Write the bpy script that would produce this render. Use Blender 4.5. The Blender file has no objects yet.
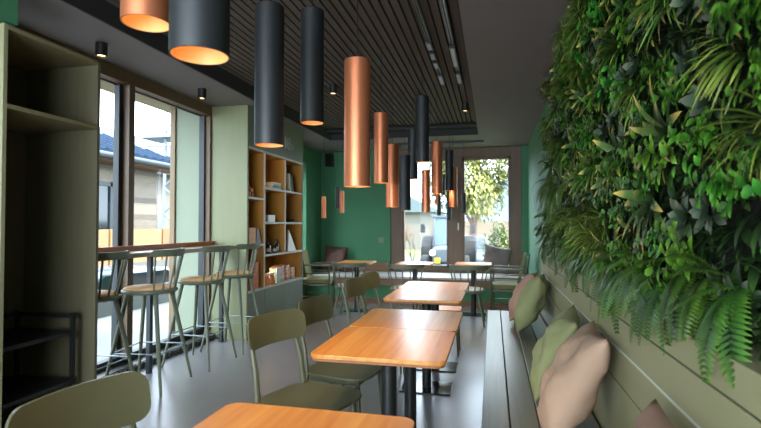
import bpy, bmesh, math, random
from math import sin, cos, pi, radians as R, sqrt
from mathutils import Vector, Matrix, Quaternion
random.seed(7)
SC = bpy.context.scene
COL = SC.collection

# ------------------------------------------------------------------ camera
cam_d = bpy.data.cameras.new('camera'); cam = bpy.data.objects.new('camera', cam_d); COL.objects.link(cam)
cam.location = (0, 0, 1.31)
cam.rotation_euler = (R(90 + 1.29), 0, R(12.88))
cam_d.sensor_width = 36.0; cam_d.lens = 490.0 / 761.0 * 36.0
cam_d.clip_start = 0.05; cam_d.clip_end = 300
cam_d.dof.use_dof = True; cam_d.dof.focus_distance = 3.2; cam_d.dof.aperture_fstop = 4.5
SC.camera = cam
# ------------------------------------------------------------------ world, sun, exposure
W = bpy.data.worlds.new('sky'); SC.world = W; W.use_nodes = True
wn = W.node_tree; bg = wn.nodes['Background']
bg.inputs['Color'].default_value = (0.71, 0.86, 1.0, 1); bg.inputs['Strength'].default_value = 6.5
sun_d = bpy.data.lights.new('sun', 'SUN'); sun_d.energy = 5.0; sun_d.angle = R(3); sun_d.color = (1, .95, .86)
sun = bpy.data.objects.new('sun', sun_d); COL.objects.link(sun)
sun.rotation_euler = Vector((-0.62, 0.42, -0.80)).to_track_quat('-Z', 'Y').to_euler()
SC.view_settings.view_transform = 'Standard'; SC.view_settings.look = 'None'
SC.view_settings.gamma = 1.0; SC.view_settings.use_curve_mapping = False
SC.view_settings.exposure = 1.05
def portal(name, loc, rot, sx, sy):
    l = bpy.data.lights.new(name, 'AREA'); l.shape = 'RECTANGLE'; l.size = sx; l.size_y = sy
    l.cycles.is_portal = True
    o = bpy.data.objects.new(name, l); COL.objects.link(o); o.location = loc; o.rotation_euler = rot
portal('portal_left', (-3.36, 3.9, 1.33), (0, R(-90), 0), 2.6, 2.5)
portal('portal_far', (-.66, 9.05, 1.55), (R(-90), 0, 0), 2.0, 2.15)
portal('portal_back', (-1.3, -2.1, 1.5), (R(90), 0, 0), 3.4, 2.3)

bl = bpy.data.lights.new('back_fill', 'AREA'); bl.shape = 'RECTANGLE'; bl.size = 3.3; bl.size_y = 2.2; bl.energy = 70; bl.color = (.90, .95, 1)  # unseen fill light added behind the camera to lift the interior
blo = bpy.data.objects.new('back_fill', bl); COL.objects.link(blo); blo.location = (-1.3, -2.45, 1.5); blo.rotation_euler = (R(90), 0, 0)
# ------------------------------------------------------------------ materials
def lin(c):
    c = c / 255.0
    return c / 12.92 if c <= 0.04045 else ((c + 0.055) / 1.055) ** 2.4
def rgb(r, g, b): return (lin(r), lin(g), lin(b), 1)
def org(r, g, b): return (lin(r) * .33, lin(g) * .33, lin(b) * .33, 1)  # outdoor colours darkened to hold down the strong sky light
def mat(name, col, rough=.5, metal=0, var=0.0, vscale=(3, 3, 3), bump=0.0, bscale=60, emit=None, estr=0, rvar=0, spec=.5, col2=None, coat=0):
    m = bpy.data.materials.new(name); m.use_nodes = True
    nt = m.node_tree; N = nt.nodes; L = nt.links; b = N['Principled BSDF']
    b.inputs['Base Color'].default_value = col; b.inputs['Roughness'].default_value = rough
    b.inputs['Metallic'].default_value = metal; b.inputs['Specular IOR Level'].default_value = spec
    b.inputs['Coat Weight'].default_value = coat
    if emit: b.inputs['Emission Color'].default_value = emit; b.inputs['Emission Strength'].default_value = estr
    if var or bump or rvar:
        tc = N.new('ShaderNodeTexCoord'); mp = N.new('ShaderNodeMapping'); L.new(tc.outputs['Object'], mp.inputs[0])
        mp.inputs['Scale'].default_value = vscale
        nz = N.new('ShaderNodeTexNoise'); nz.inputs['Scale'].default_value = 1.0; nz.inputs['Detail'].default_value = 6
        L.new(mp.outputs[0], nz.inputs['Vector'])
        if var:
            mx = N.new('ShaderNodeMix'); mx.data_type = 'RGBA'
            c2 = col2 or tuple(min(1, c * (1 + var)) for c in col[:3]) + (1,)
            c1 = tuple(c * (1 - var) for c in col[:3]) + (1,) if not col2 else col
            mx.inputs[6].default_value = c1; mx.inputs[7].default_value = c2
            rp = N.new('ShaderNodeMapRange'); rp.inputs[1].default_value = .3; rp.inputs[2].default_value = .7
            L.new(nz.outputs[0], rp.inputs[0]); L.new(rp.outputs[0], mx.inputs[0]); L.new(mx.outputs[2], b.inputs['Base Color'])
        if rvar:
            rr = N.new('ShaderNodeMapRange'); rr.inputs[1].default_value = .3; rr.inputs[2].default_value = .7
            rr.inputs[3].default_value = rough - rvar; rr.inputs[4].default_value = rough + rvar
            L.new(nz.outputs[0], rr.inputs[0]); L.new(rr.outputs[0], b.inputs['Roughness'])
        if bump:
            n2 = N.new('ShaderNodeTexNoise'); n2.inputs['Scale'].default_value = bscale; n2.inputs['Detail'].default_value = 4
            L.new(tc.outputs['Object'], n2.inputs['Vector'])
            bp = N.new('ShaderNodeBump'); bp.inputs['Strength'].default_value = bump; bp.inputs['Distance'].default_value = .01
            L.new(n2.outputs[0], bp.inputs['Height']); L.new(bp.outputs[0], b.inputs['Normal'])
    return m
def wood_mat(name, c1, c2, plank=0.09, axis=0, rough=.35, grain=(60, 3, 60), coat=0, pvar=.35):
    """lamella wood: long grain noise plus a value per lamella"""
    m = bpy.data.materials.new(name); m.use_nodes = True
    nt = m.node_tree; N = nt.nodes; L = nt.links; b = N['Principled BSDF']
    tc = N.new('ShaderNodeTexCoord'); mp = N.new('ShaderNodeMapping'); mp.inputs['Scale'].default_value = grain
    L.new(tc.outputs['Object'], mp.inputs[0])
    nz = N.new('ShaderNodeTexNoise'); nz.inputs['Scale'].default_value = 1; nz.inputs['Detail'].default_value = 5
    sx = N.new('ShaderNodeSeparateXYZ'); L.new(tc.outputs['Object'], sx.inputs[0])
    dv = N.new('ShaderNodeMath'); dv.operation = 'DIVIDE'; dv.inputs[1].default_value = plank; L.new(sx.outputs[axis], dv.inputs[0])
    fl = N.new('ShaderNodeMath'); fl.operation = 'FLOOR'; L.new(dv.outputs[0], fl.inputs[0])
    oi = N.new('ShaderNodeObjectInfo'); ad = N.new('ShaderNodeMath'); ad.operation = 'MULTIPLY_ADD'; ad.inputs[1].default_value = 37.0
    L.new(oi.outputs['Random'], ad.inputs[0]); L.new(fl.outputs[0], ad.inputs[2])
    wnz = N.new('ShaderNodeTexWhiteNoise'); wnz.noise_dimensions = '1D'; L.new(ad.outputs[0], wnz.inputs['W'])
    av = N.new('ShaderNodeVectorMath'); av.operation = 'ADD'; L.new(mp.outputs[0], av.inputs[0])
    cv = N.new('ShaderNodeCombineXYZ'); m9 = N.new('ShaderNodeMath'); m9.operation = 'MULTIPLY'; m9.inputs[1].default_value = 20
    L.new(wnz.outputs[0], m9.inputs[0]); L.new(m9.outputs[0], cv.inputs[1]); L.new(cv.outputs[0], av.inputs[1]); L.new(av.outputs[0], nz.inputs['Vector'])
    mm = N.new('ShaderNodeMath'); mm.operation = 'MULTIPLY'; mm.inputs[1].default_value = pvar; L.new(wnz.outputs[0], mm.inputs[0])
    m2 = N.new('ShaderNodeMath'); m2.operation = 'MULTIPLY_ADD'; m2.inputs[1].default_value = 1 - pvar * .5; L.new(nz.outputs[0], m2.inputs[0]); L.new(mm.outputs[0], m2.inputs[2])
    mx = N.new('ShaderNodeMix'); mx.data_type = 'RGBA'; mx.inputs[6].default_value = c1; mx.inputs[7].default_value = c2
    rp = N.new('ShaderNodeMapRange'); rp.inputs[1].default_value = .3; rp.inputs[2].default_value = .9
    L.new(m2.outputs[0], rp.inputs[0]); L.new(rp.outputs[0], mx.inputs[0]); L.new(mx.outputs[2], b.inputs['Base Color'])
    b.inputs['Roughness'].default_value = rough; b.inputs['Coat Weight'].default_value = coat; b.inputs['Coat Roughness'].default_value = .25
    return m
def leaf_mat(name, base, mid, tip, rough=.45, t0=.55, t1=.9, trans=.15):
    """colour runs along the leaf (its own colouring) from UV v"""
    m = bpy.data.materials.new(name); m.use_nodes = True
    nt = m.node_tree; N = nt.nodes; L = nt.links; b = N['Principled BSDF']
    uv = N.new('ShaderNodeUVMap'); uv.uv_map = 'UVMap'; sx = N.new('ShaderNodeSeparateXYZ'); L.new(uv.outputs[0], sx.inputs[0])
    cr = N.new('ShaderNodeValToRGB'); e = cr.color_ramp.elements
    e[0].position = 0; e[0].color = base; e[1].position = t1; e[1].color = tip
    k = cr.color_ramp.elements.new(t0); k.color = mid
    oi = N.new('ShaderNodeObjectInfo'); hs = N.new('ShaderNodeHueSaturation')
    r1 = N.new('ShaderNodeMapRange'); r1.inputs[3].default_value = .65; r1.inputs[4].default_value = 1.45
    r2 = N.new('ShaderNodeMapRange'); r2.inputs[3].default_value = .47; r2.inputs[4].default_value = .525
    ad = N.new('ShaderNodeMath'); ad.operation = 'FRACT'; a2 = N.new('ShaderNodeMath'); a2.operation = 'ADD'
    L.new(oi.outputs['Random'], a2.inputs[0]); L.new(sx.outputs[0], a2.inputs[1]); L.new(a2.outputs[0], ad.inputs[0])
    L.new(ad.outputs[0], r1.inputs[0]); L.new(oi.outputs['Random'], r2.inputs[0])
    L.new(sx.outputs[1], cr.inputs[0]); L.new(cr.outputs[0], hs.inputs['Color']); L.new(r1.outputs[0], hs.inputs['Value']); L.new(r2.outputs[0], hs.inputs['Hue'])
    L.new(hs.outputs[0], b.inputs['Base Color']); b.inputs['Roughness'].default_value = rough
    return m
M = {}
M['green'] = mat('green_wall', rgb(64, 120, 84), .75, var=.05, bump=.05, bscale=90)
M['ceil'] = mat('dark_ceiling', rgb(106, 100, 98), .75, var=.06, vscale=(1, 1, 1))
M['tray'] = mat('tray_black', rgb(30, 28, 28), .7)
M['slat'] = mat('acoustic_slat', rgb(72, 60, 52), .8, var=.18, vscale=(90, 90, 90), bump=.2, bscale=200)
M['gap'] = mat('slat_backing', rgb(8, 7, 7), .9)
M['floor'] = mat('polished_concrete', rgb(112, 110, 112), .25, var=.10, vscale=(1.3, 1.0, 1), spec=.6)
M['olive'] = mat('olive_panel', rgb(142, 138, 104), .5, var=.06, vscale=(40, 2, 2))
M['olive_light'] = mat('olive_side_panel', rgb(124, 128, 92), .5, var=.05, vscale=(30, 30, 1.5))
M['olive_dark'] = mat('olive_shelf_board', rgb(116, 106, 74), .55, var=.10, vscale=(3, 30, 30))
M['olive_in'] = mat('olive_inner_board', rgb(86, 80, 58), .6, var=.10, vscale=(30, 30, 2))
M['groove_highlight'] = mat('panel_joint_highlight', rgb(190, 195, 185), .35)  # pale colour standing in for a highlight
M['joint'] = mat('panel_groove', rgb(52, 52, 38), .8)
M['bench'] = wood_mat('bench_stained_wood', rgb(98, 98, 94), rgb(122, 121, 114), plank=.12, rough=.3, grain=(70, 2.2, 70), pvar=.2, coat=.4)
M['table'] = wood_mat('orange_table_wood', rgb(188, 112, 42), rgb(224, 160, 84), plank=.075, rough=.34, grain=(38, 2.4, 38), coat=.35, pvar=.24)
M['table_edge'] = mat('table_edge_wood', rgb(150, 92, 48), .5, var=.15, vscale=(10, 10, 90))
M['chair'] = mat('olive_chair_paint', rgb(80, 80, 58), .38, var=.08, vscale=(8, 8, 8))
M['stool'] = mat('greygreen_stool_paint', rgb(92, 98, 80), .42, var=.06, vscale=(8, 8, 8))
M['tan'] = mat('tan_seat_wood', rgb(196, 158, 110), .6, var=.12, vscale=(20, 3, 20))
M['steel'] = mat('footrest_steel', rgb(120, 128, 130), .4, metal=.7)
M['black'] = mat('black_powder_coat', rgb(22, 23, 25), .42)
M['plate'] = mat('glossy_black_steel', rgb(26, 28, 31), .15, metal=.4)
M['pblack'] = mat('pendant_black', rgb(30, 32, 34), .5)
M['copper'] = mat('pendant_copper', rgb(206, 124, 86), .42, metal=.72, var=.03, vscale=(1, 1, 30))
M['refl'] = mat('pendant_inner_gold', rgb(240, 186, 120), .5, metal=0)
M['warm'] = mat('lamp_diffuser', rgb(255, 190, 110), .5, emit=(1, .58, .24, 1), estr=4.5)
M['cord'] = mat('lamp_cord', rgb(20, 18, 17), .6)
M['brownframe'] = mat('window_oak_frame', rgb(98, 76, 54), .5, var=.12, vscale=(20, 20, 2))
M['sashgrey'] = mat('window_metal_sash', rgb(36, 44, 48), .5, metal=.0)
M['rail'] = wood_mat('bar_ledge_wood', rgb(150, 82, 40), rgb(184, 112, 62), plank=.5, rough=.4, grain=(40, 2, 40))
M['bar'] = mat('bar_counter_greybrown', rgb(152, 138, 122), .3, var=.1, vscale=(50, 2, 50))
M['gold'] = mat('shelf_golden_back', rgb(176, 122, 40), .6, var=.12, vscale=(12, 12, 2))
M['edge'] = mat('shelf_edge_grey', rgb(186, 186, 172), .5)
M['base'] = mat('greygreen_cabinet_door', rgb(104, 112, 94), .5, var=.05, vscale=(20, 20, 2))
M['beige'] = mat('beige_pillow_cloth', rgb(160, 130, 108), .85, var=.05, vscale=(6, 6, 6), bump=.35, bscale=14)
M['sage'] = mat('sage_pillow_cloth', rgb(128, 130, 88), .85, var=.06, vscale=(6, 6, 6), bump=.35, bscale=14)
M['pink'] = mat('dusty_pink_cloth', rgb(150, 118, 102), .85, var=.05, vscale=(6, 6, 6), bump=.3, bscale=14)
M['brownc'] = mat('brown_pillow_cloth', rgb(92, 60, 44), .6, var=.08, vscale=(6, 6, 6), bump=.3, bscale=14)
M['greyc'] = mat('grey_pillow_cloth', rgb(120, 108, 104), .85, var=.08, vscale=(6, 6, 6), bump=.3, bscale=14)
M['oliveup'] = mat('olive_upholstery', rgb(118, 116, 76), .8, var=.06, vscale=(9, 9, 9))
M['sill'] = mat('window_seat_top', rgb(178, 176, 172), .35, var=.05, vscale=(2, 2, 2))
M['seatwood'] = mat('window_seat_wood', rgb(126, 96, 70), .5, var=.12, vscale=(2, 20, 20))
M['skirt'] = mat('brown_skirting', rgb(120, 84, 58), .5, var=.1, vscale=(2, 20, 20))
M['white'] = mat('white_gloss', rgb(226, 226, 220), .4)
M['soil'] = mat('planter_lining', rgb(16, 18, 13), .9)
M['grille'] = mat('floor_grille', rgb(84, 84, 80), .45, metal=.5)
M['socket'] = mat('grey_socket', rgb(110, 128, 112), .5)
M['bk1'] = mat('book_cream', rgb(206, 196, 160), .6); M['bk2'] = mat('book_green', rgb(88, 118, 92), .6); M['bk3'] = mat('book_grey', rgb(150, 156, 150), .6); M['bk4'] = mat('book_black', rgb(40, 38, 36), .6); M['paper'] = mat('paper', rgb(232, 228, 214), .8)
def glass():
    m = bpy.data.materials.new('window_glass'); m.use_nodes = True; N = m.node_tree.nodes; L = m.node_tree.links
    N.remove(N['Principled BSDF']); o = N['Material Output']
    t = N.new('ShaderNodeBsdfTransparent'); g = N.new('ShaderNodeBsdfGlossy'); g.inputs['Roughness'].default_value = .02
    f = N.new('ShaderNodeFresnel'); f.inputs['IOR'].default_value = 1.2; x = N.new('ShaderNodeMixShader')
    ge = N.new('ShaderNodeNewGeometry'); k = N.new('ShaderNodeMath'); k.operation = 'MULTIPLY_ADD'; k.inputs[1].default_value = -1; k.inputs[2].default_value = 1
    L.new(ge.outputs['Backfacing'], k.inputs[0]); k2 = N.new('ShaderNodeMath'); k2.operation = 'MULTIPLY'; L.new(k.outputs[0], k2.inputs[0]); L.new(f.outputs[0], k2.inputs[1])
    L.new(k2.outputs[0], x.inputs[0]); L.new(t.outputs[0], x.inputs[1]); L.new(g.outputs[0], x.inputs[2]); L.new(x.outputs[0], o.inputs['Surface'])
    return m
M['glass'] = glass()
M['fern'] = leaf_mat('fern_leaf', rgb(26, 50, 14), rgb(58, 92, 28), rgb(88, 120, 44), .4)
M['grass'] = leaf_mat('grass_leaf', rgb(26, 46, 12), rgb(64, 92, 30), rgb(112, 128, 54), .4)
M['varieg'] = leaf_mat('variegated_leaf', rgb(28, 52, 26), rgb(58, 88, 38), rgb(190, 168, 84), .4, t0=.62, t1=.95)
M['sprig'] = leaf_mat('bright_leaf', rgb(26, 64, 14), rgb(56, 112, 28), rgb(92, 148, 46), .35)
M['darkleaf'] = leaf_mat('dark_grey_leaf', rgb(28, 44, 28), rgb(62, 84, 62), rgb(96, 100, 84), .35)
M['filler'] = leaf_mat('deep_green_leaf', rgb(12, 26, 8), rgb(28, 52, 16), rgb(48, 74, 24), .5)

# ------------------------------------------------------------------ mesh builder
class MB:
    def __init__(s): s.v = []; s.f = []; s.uv = None
    def add(s, vs, fs):
        n = len(s.v); s.v += [tuple(p) for p in vs]; s.f += [tuple(i + n for i in f) for f in fs]; return s
    def box(s, a, b):
        x0, y0, z0 = [min(a[i], b[i]) for i in range(3)]; x1, y1, z1 = [max(a[i], b[i]) for i in range(3)]
        return s.add([(x0, y0, z0), (x1, y0, z0), (x1, y1, z0), (x0, y1, z0), (x0, y0, z1), (x1, y0, z1), (x1, y1, z1), (x0, y1, z1)],
                     [(0, 3, 2, 1), (4, 5, 6, 7), (0, 1, 5, 4), (1, 2, 6, 5), (2, 3, 7, 6), (3, 0, 4, 7)])
    def tube(s, pts, rad, n=10, cap=True, flat=1.0):
        pts = [Vector(p) for p in pts]; m = len(pts)
        if not hasattr(rad, '__len__'): rad = [rad] * m
        vs = []; prev = None
        for i, p in enumerate(pts):
            t = (pts[min(i + 1, m - 1)] - pts[max(i - 1, 0)]).normalized()
            if prev is None:
                ref = Vector((0, 0, 1)) if abs(t.z) < .9 else Vector((1, 0, 0))
                u = t.cross(ref).normalized()
            else: u = (prev - t * prev.dot(t)).normalized()
            prev = u; w = t.cross(u)
            for k in range(n):
                a = 2 * pi * k / n; vs.append(p + (u * cos(a) + w * sin(a) * flat) * rad[i])
        fs = [(i * n + k, i * n + (k + 1) % n, (i + 1) * n + (k + 1) % n, (i + 1) * n + k) for i in range(m - 1) for k in range(n)]
        if cap: fs += [tuple(reversed(range(n))), tuple((m - 1) * n + k for k in range(n))]
        return s.add(vs, fs)
    def lathe(s, prof, n=32, c=(0, 0, 0), cap0=False, cap1=False):
        vs = [(c[0] + r * cos(2 * pi * k / n), c[1] + r * sin(2 * pi * k / n), c[2] + z) for r, z in prof for k in range(n)]
        m = len(prof)
        fs = [(i * n + k, i * n + (k + 1) % n, (i + 1) * n + (k + 1) % n, (i + 1) * n + k) for i in range(m - 1) for k in range(n)]
        if cap0: fs.append(tuple(reversed(range(n))))
        if cap1: fs.append(tuple((m - 1) * n + k for k in range(n)))
        return s.add(vs, fs)
    def sheet(s, w, h, r, th, fn=None, nx=14, ny=6):
        """rounded-rectangle slab, centre 0; fn(x,y,z)->point"""
        fn = fn or (lambda x, y, z: (x, y, z))
        xs = []; k = 5
        for i in range(k + 1): xs.append(-w / 2 + r * (1 - cos(pi / 2 * i / k)))
        for i in range(1, nx): xs.append(-w / 2 + r + (w - 2 * r) * i / nx)
        xs += [-x for x in reversed(xs[:k + 1])]
        top = []; bot = []
        for x in xs:
            q = max(0, abs(x) - (w / 2 - r)); hh = h / 2 - r + sqrt(max(0, r * r - q * q))
            for j in range(ny + 1):
                y = -hh + 2 * hh * j / ny
                top.append(fn(x, y, th / 2)); bot.append(fn(x, y, -th / 2))
        c = ny + 1; m = len(xs); nb = m * c
        fs = []
        for i in range(m - 1):
            for j in range(ny):
                a = i * c + j; fs.append((a, a + c, a + c + 1, a + 1)); fs.append((nb + a, nb + a + 1, nb + a + c + 1, nb + a + c))
            a = i * c; fs.append((a, nb + a, nb + a + c, a + c)); a += ny; fs.append((a, a + c, nb + a + c, nb + a))
        for j in range(ny):
            a = j; fs.append((a, a + 1, nb + a + 1, nb + a)); a = (m - 1) * c + j; fs.append((a, nb + a, nb + a + 1, a + 1))
        return s.add(top + bot, fs)
    def prism(s, poly, axis, a, b):
        """extrude a 2-D outline along axis 0/1/2 from a to b"""
        def P(q, t):
            l = list(q); l.insert(axis, t); return tuple(l)
        n = len(poly); vs = [P(q, a) for q in poly] + [P(q, b) for q in poly]
        return s.add(vs, [tuple(range(n)), tuple(reversed(range(n, 2 * n)))] + [(i, (i + n), (i + 1) % n + n, (i + 1) % n) for i in range(n)])
    def xf(s, mtx):
        s.v = [tuple(mtx @ Vector(p)) for p in s.v]; return s
    def build(s, name, m, parent=None, bevel=0, smooth=35, shift=True):
        vs = s.v
        if parent is not None and shift and parent.location.length > 0:
            l = parent.location; vs = [(p[0] - l.x, p[1] - l.y, p[2] - l.z) for p in vs]
        me = bpy.data.meshes.new(name); me.from_pydata(vs, [], s.f)
        if s.uv:
            ul = me.uv_layers.new(name='UVMap'); k = 0
            flat = []
            for f in s.f:
                for i in f: flat += s.uv[i]
            ul.data.foreach_set('uv', flat)
        else:
            bm = bmesh.new(); bm.from_mesh(me); bmesh.ops.recalc_face_normals(bm, faces=bm.faces); bm.to_mesh(me); bm.free()
        me.materials.append(M[m] if isinstance(m, str) else m)
        if smooth: me.shade_smooth(); me.set_sharp_from_angle(angle=R(smooth))
        o = bpy.data.objects.new(name, me); COL.objects.link(o)
        if parent is not None: o.parent = parent
        if bevel:
            b = o.modifiers.new('bevel', 'BEVEL'); b.width = bevel; b.segments = 2; b.limit_method = 'ANGLE'; b.angle_limit = R(40)
        return o
def box(a, b): return MB().box(a, b)
def tag(o, label=None, cat=None, group=None, kind=None):
    if label: o['label'] = label
    if cat: o['category'] = cat
    if group: o['group'] = group
    if kind: o['kind'] = kind
    return o
def empty(name, loc=(0, 0, 0), label=None, cat=None, group=None):
    o = bpy.data.objects.new(name, None); COL.objects.link(o); o.location = loc; o.empty_display_size = .1
    return tag(o, label, cat, group)
KIDS = {}
def copy_tree(o, parent=None):
    c = o.copy(); COL.objects.link(c)
    if parent is not None: c.parent = parent
    for ch in [x for x in list(COL.objects) if x.parent == o]: copy_tree(ch, c)
    return c
def struct(mb, name, m, bevel=0, parent=None):
    o = mb.build(name, m, parent, bevel)
    if parent is None: o['kind'] = 'structure'
    return o

# ------------------------------------------------------------------ room shell
XL, XR, YF, YB, ZC = -3.2, .605, 8.9, -2.0, 2.70
struct(box((XL - .35, YB - .3, -.12), (XR + .3, YF + .3, 0)), 'floor', 'floor')
c = MB()
c.box((XL - .3, YB - .3, ZC), (-2.6, YF + .3, 3.05)); c.box((-.2, YB - .3, ZC), (XR + .3, YF + .3, 3.05))
c.box((-2.6, 7.66, ZC), (-.2, YF + .3, 3.05)); c.box((-2.6, YB - .3, ZC), (-.2, -1.2, 3.05))
c.box((-2.6, -1.2, 2.93), (-.2, 7.66, 3.05))
struct(c, 'ceiling', 'ceil')
c = MB()
c.box((-2.6, -1.2, ZC + .002), (-2.585, 7.66, 2.929)); c.box((-.215, -1.2, ZC + .002), (-.2, 7.66, 2.929))
c.box((-2.585, 7.645, ZC + .002), (-.215, 7.66, 2.929)); c.box((-2.585, -1.2, ZC + .002), (-.215, -1.185, 2.929))
c.box((-2.585, 7.42, 2.80), (-.215, 7.645, 2.83)); 
struct(c, 'trim_1', 'tray')
struct(box((-2.585, -1.18, 2.892), (-.215, 7.42, 2.9)), 'ceiling_backing', 'gap')
c = MB(); x = -2.58
while x < -.27: c.box((x, -1.18, 2.85), (x + .05, 7.42, 2.891)); x += .0655
struct(c, 'ceiling_slats', 'slat')
# right wall
struct(box((XR, YB - .3, 0), (XR + .3, YF + .3, ZC)), 'wall_right', 'green')
# left wall pieces round the window (Y -.2..5.13) and the niche window (7.0..8.1)
c = MB(); a, b = XL - .3, XL
c.box((a, YB - .3, 0), (b, 1.6, ZC)); c.box((a, 5.14, 0), (b, 7.0, ZC)); c.box((a, 8.12, 0), (b, YF, ZC))
c.box((a, 7.0, 0), (b, 8.12, .61)); c.box((a, 7.0, 2.40), (b, 8.12, ZC))
struct(c, 'wall_left', 'green')
struct(box((-3.2, 1.2, 2.43), (-2.6, 2.21, ZC)), 'wall_left_bulkhead', 'green')
struct(box((XL - .02, 7.0, .595), (XL + .04, 8.12, .61)), 'trim_2', 'white')
# far wall
c = MB(); c.box((XL - .3, YF, 0), (-1.85, YF + .3, ZC)); c.box((.5, YF, 0), (XR, YF + .3, ZC)); c.box((-1.85, YF, 0), (.5, YF + .3, .44))
struct(c, 'wall_far', 'green')
# unseen back wall, its wide opening added to let in fill light
c = MB(); c.box((XL, YB - .3, 0), (-3.0, YB, ZC)); c.box((.4, YB - .3, 0), (XR, YB, ZC)); c.box((-3.0, YB - .3, 0), (.4, YB, .3)); c.box((-3.0, YB - .3, 2.62), (.4, YB, ZC))
struct(c, 'wall_back', 'green')

def window(name, axis, pos, u0, u1, z0, z1, bars, depth=.08, fw=.06, mat_='brownframe', gl=True):
    """frame in the plane axis=pos between u0..u1, z0..z1; bars: list of (u,width)"""
    e = None
    f = MB(); d = depth / 2
    def B(ua, ub, za, zb):
        if axis == 0: f.box((pos - d, ua, za), (pos + d, ub, zb))
        else: f.box((ua, pos - d, za), (ub, pos + d, zb))
    B(u0, u0 + fw, z0, z1); B(u1 - fw, u1, z0, z1); B(u0 + fw, u1 - fw, z0, z0 + fw); B(u0 + fw, u1 - fw, z1 - fw, z1)
    for u, w in bars: B(u - w / 2, u + w / 2, z0 + fw, z1 - fw)
    o = struct(f, name, mat_, .004)
    g = MB()
    if axis == 0: g.box((pos - .006, u0 + fw, z0 + fw), (pos + .006, u1 - fw, z1 - fw))
    else: g.box((u0 + fw, pos - .006, z0 + fw), (u1 - fw, pos + .006, z1 - fw))
    g.build('pane', 'glass', o, smooth=0, shift=False)
    return o
# window 1: left shop front
w1 = MB()
w1.box((-3.3, 1.6, 2.585), (-3.2, 5.14, 2.70)); w1.box((-3.3, 3.80, .1), (-3.2, 3.87, 2.585)); w1.box((-3.3, 5.10, .1), (-3.2, 5.14, 2.585)); w1.box((-3.3, 1.6, .1), (-3.2, 1.68, 2.585))
w1 = struct(w1, 'window_1', 'brownframe', .003)
s = MB()
s.box((-3.33, 3.755, .08), (-3.27, 3.80, 2.585)); s.box((-3.33, 5.075, .08), (-3.26, 5.10, 2.585)); s.box((-3.33, 1.68, 2.575), (-3.3, 5.075, 2.60)); s.box((-3.33, 1.68, .06), (-3.26, 5.10, .13))
s.build('sash', 'sashgrey', w1, .003, shift=False)
box((-3.316, 1.68, .13), (-3.306, 5.08, 2.58)).build('pane', 'glass', w1, smooth=0, shift=False)
s = MB(); s.box((-3.34, 1.6, 0), (-3.14, 5.13, .06))
for i in range(70): s.box((-3.13, 1.62 + i * .05, .0), (-3.118, 1.655 + i * .05, .055))
struct(s, 'trim_3', 'grille')
# window 2: far wall, wide mullion
w2 = MB()
w2.box((-1.85, 8.93, .44), (-1.64, 9.06, 2.70)); w2.box((.32, 8.93, .44), (.5, 9.06, 2.70)); w2.box((-.77, 8.93, .52), (-.535, 9.06, 2.53))
w2.box((-1.64, 8.93, .44), (.32, 9.06, .53)); w2.box((-1.64, 8.93, 2.53), (.32, 9.06, 2.70))
w2 = struct(w2, 'window_2', 'brownframe', .005)
s = MB()
for a, b in ((-1.64, -.77), (-.535, .32)):
    s.box((a, 8.96, .53), (a + .045, 9.03, 2.53)); s.box((b - .045, 8.96, .53), (b, 9.03, 2.53)); s.box((a, 8.96, .53), (b, 9.03, .575)); s.box((a, 8.96, 2.485), (b, 9.03, 2.53))
s.build('sash', 'brownframe', w2, .003, shift=False)
for a, b in ((-1.64, -.77), (-.535, .32)): box((a + .04, 8.99, .57), (b - .04, 9.0, 2.49)).build('pane', 'glass', w2, smooth=0, shift=False)
MB().tube([(-.60, 8.915, 1.34), (-.60, 8.885, 1.34), (-.60, 8.885, 1.22)], .010, 8).build('handle', 'white', w2, shift=False)
window('window_3', 0, -3.44, 7.0, 8.12, .61, 2.40, [], mat_='sashgrey')
window('window_added_back', 1, -2.15, -3.0, .4, .3, 2.62, [(-1.3, .08)])  # unseen window behind the camera, added for interior fill
# base boards
struct(box((XL, 8.12, 0), (XL + .015, 8.06, .08)), 'baseboard_left', 'skirt')

# ------------------------------------------------------------------ window seat along the far wall
ws = empty('built_in_bench', (-1.3, 8.05, 0), 'long built-in window seat with pale top and green front under the far window', 'bench')
box((XL + .001, 8.05, .415), (XR - .001, 8.899, .45)).build('seat', 'sill', ws, .004)
box((XL + .001, 8.07, .30), (XR - .001, 8.10, .415)).build('front_rail', 'seatwood', ws)
box((XL + .001, 8.10, .07), (XR - .001, 8.13, .30)).build('front_panel', 'green', ws)
box((XL + .001, 8.08, .0), (XR - .001, 8.13, .07)).build('plinth', 'skirt', ws)
box((XL + .001, 8.87, .451), (-1.86, 8.899, .62)).build('back_board', 'seatwood', ws)

# ------------------------------------------------------------------ wall bench and back panel on the right
be = empty('wall_bench', (.2, 1.8, 0), 'long olive slatted bench running along the right wall below the plants', 'bench')
y0, y1 = -1.0, 5.03
for i in range(4):
    xa = -.05 + i * .1225
    box((xa, y0, .435), (xa + .117, y1, .46)).build('seat_board', 'bench', be, .003)
box((-.02, y0, .05), (.0, y1 - .02, .434)).build('front_panel', 'olive', be)
box((.0, y1 - .04, .0), (.44, y1 - .02, .434)).build('end_panel', 'olive', be)
box((.02, y0, .0), (.05, y1 - .04, .05)).build('plinth', 'black', be)
bp = empty('bench_back_panel', (.5, 1.8, 0), 'olive panelled backrest wall with painted pale highlight line behind the bench', 'wall panel')
for za, zb in ((0.0, .722), (.728, .848), (.858, .966), (.972, 1.05)):
    box((.45, y0, za), (.604, 4.93, zb)).build('panel_board', 'olive', bp, .002)
box((.4515, y0, .8485), (.60, 4.925, .8575)).build('joint_highlight', 'groove_highlight', bp)  # painted highlight along the groove edge
s = MB(); s.box((.456, y0, .7221), (.60, 4.925, .7279)); s.box((.456, y0, .9661), (.60, 4.925, .9719)); s.build('dark_joint', 'joint', bp)

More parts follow.
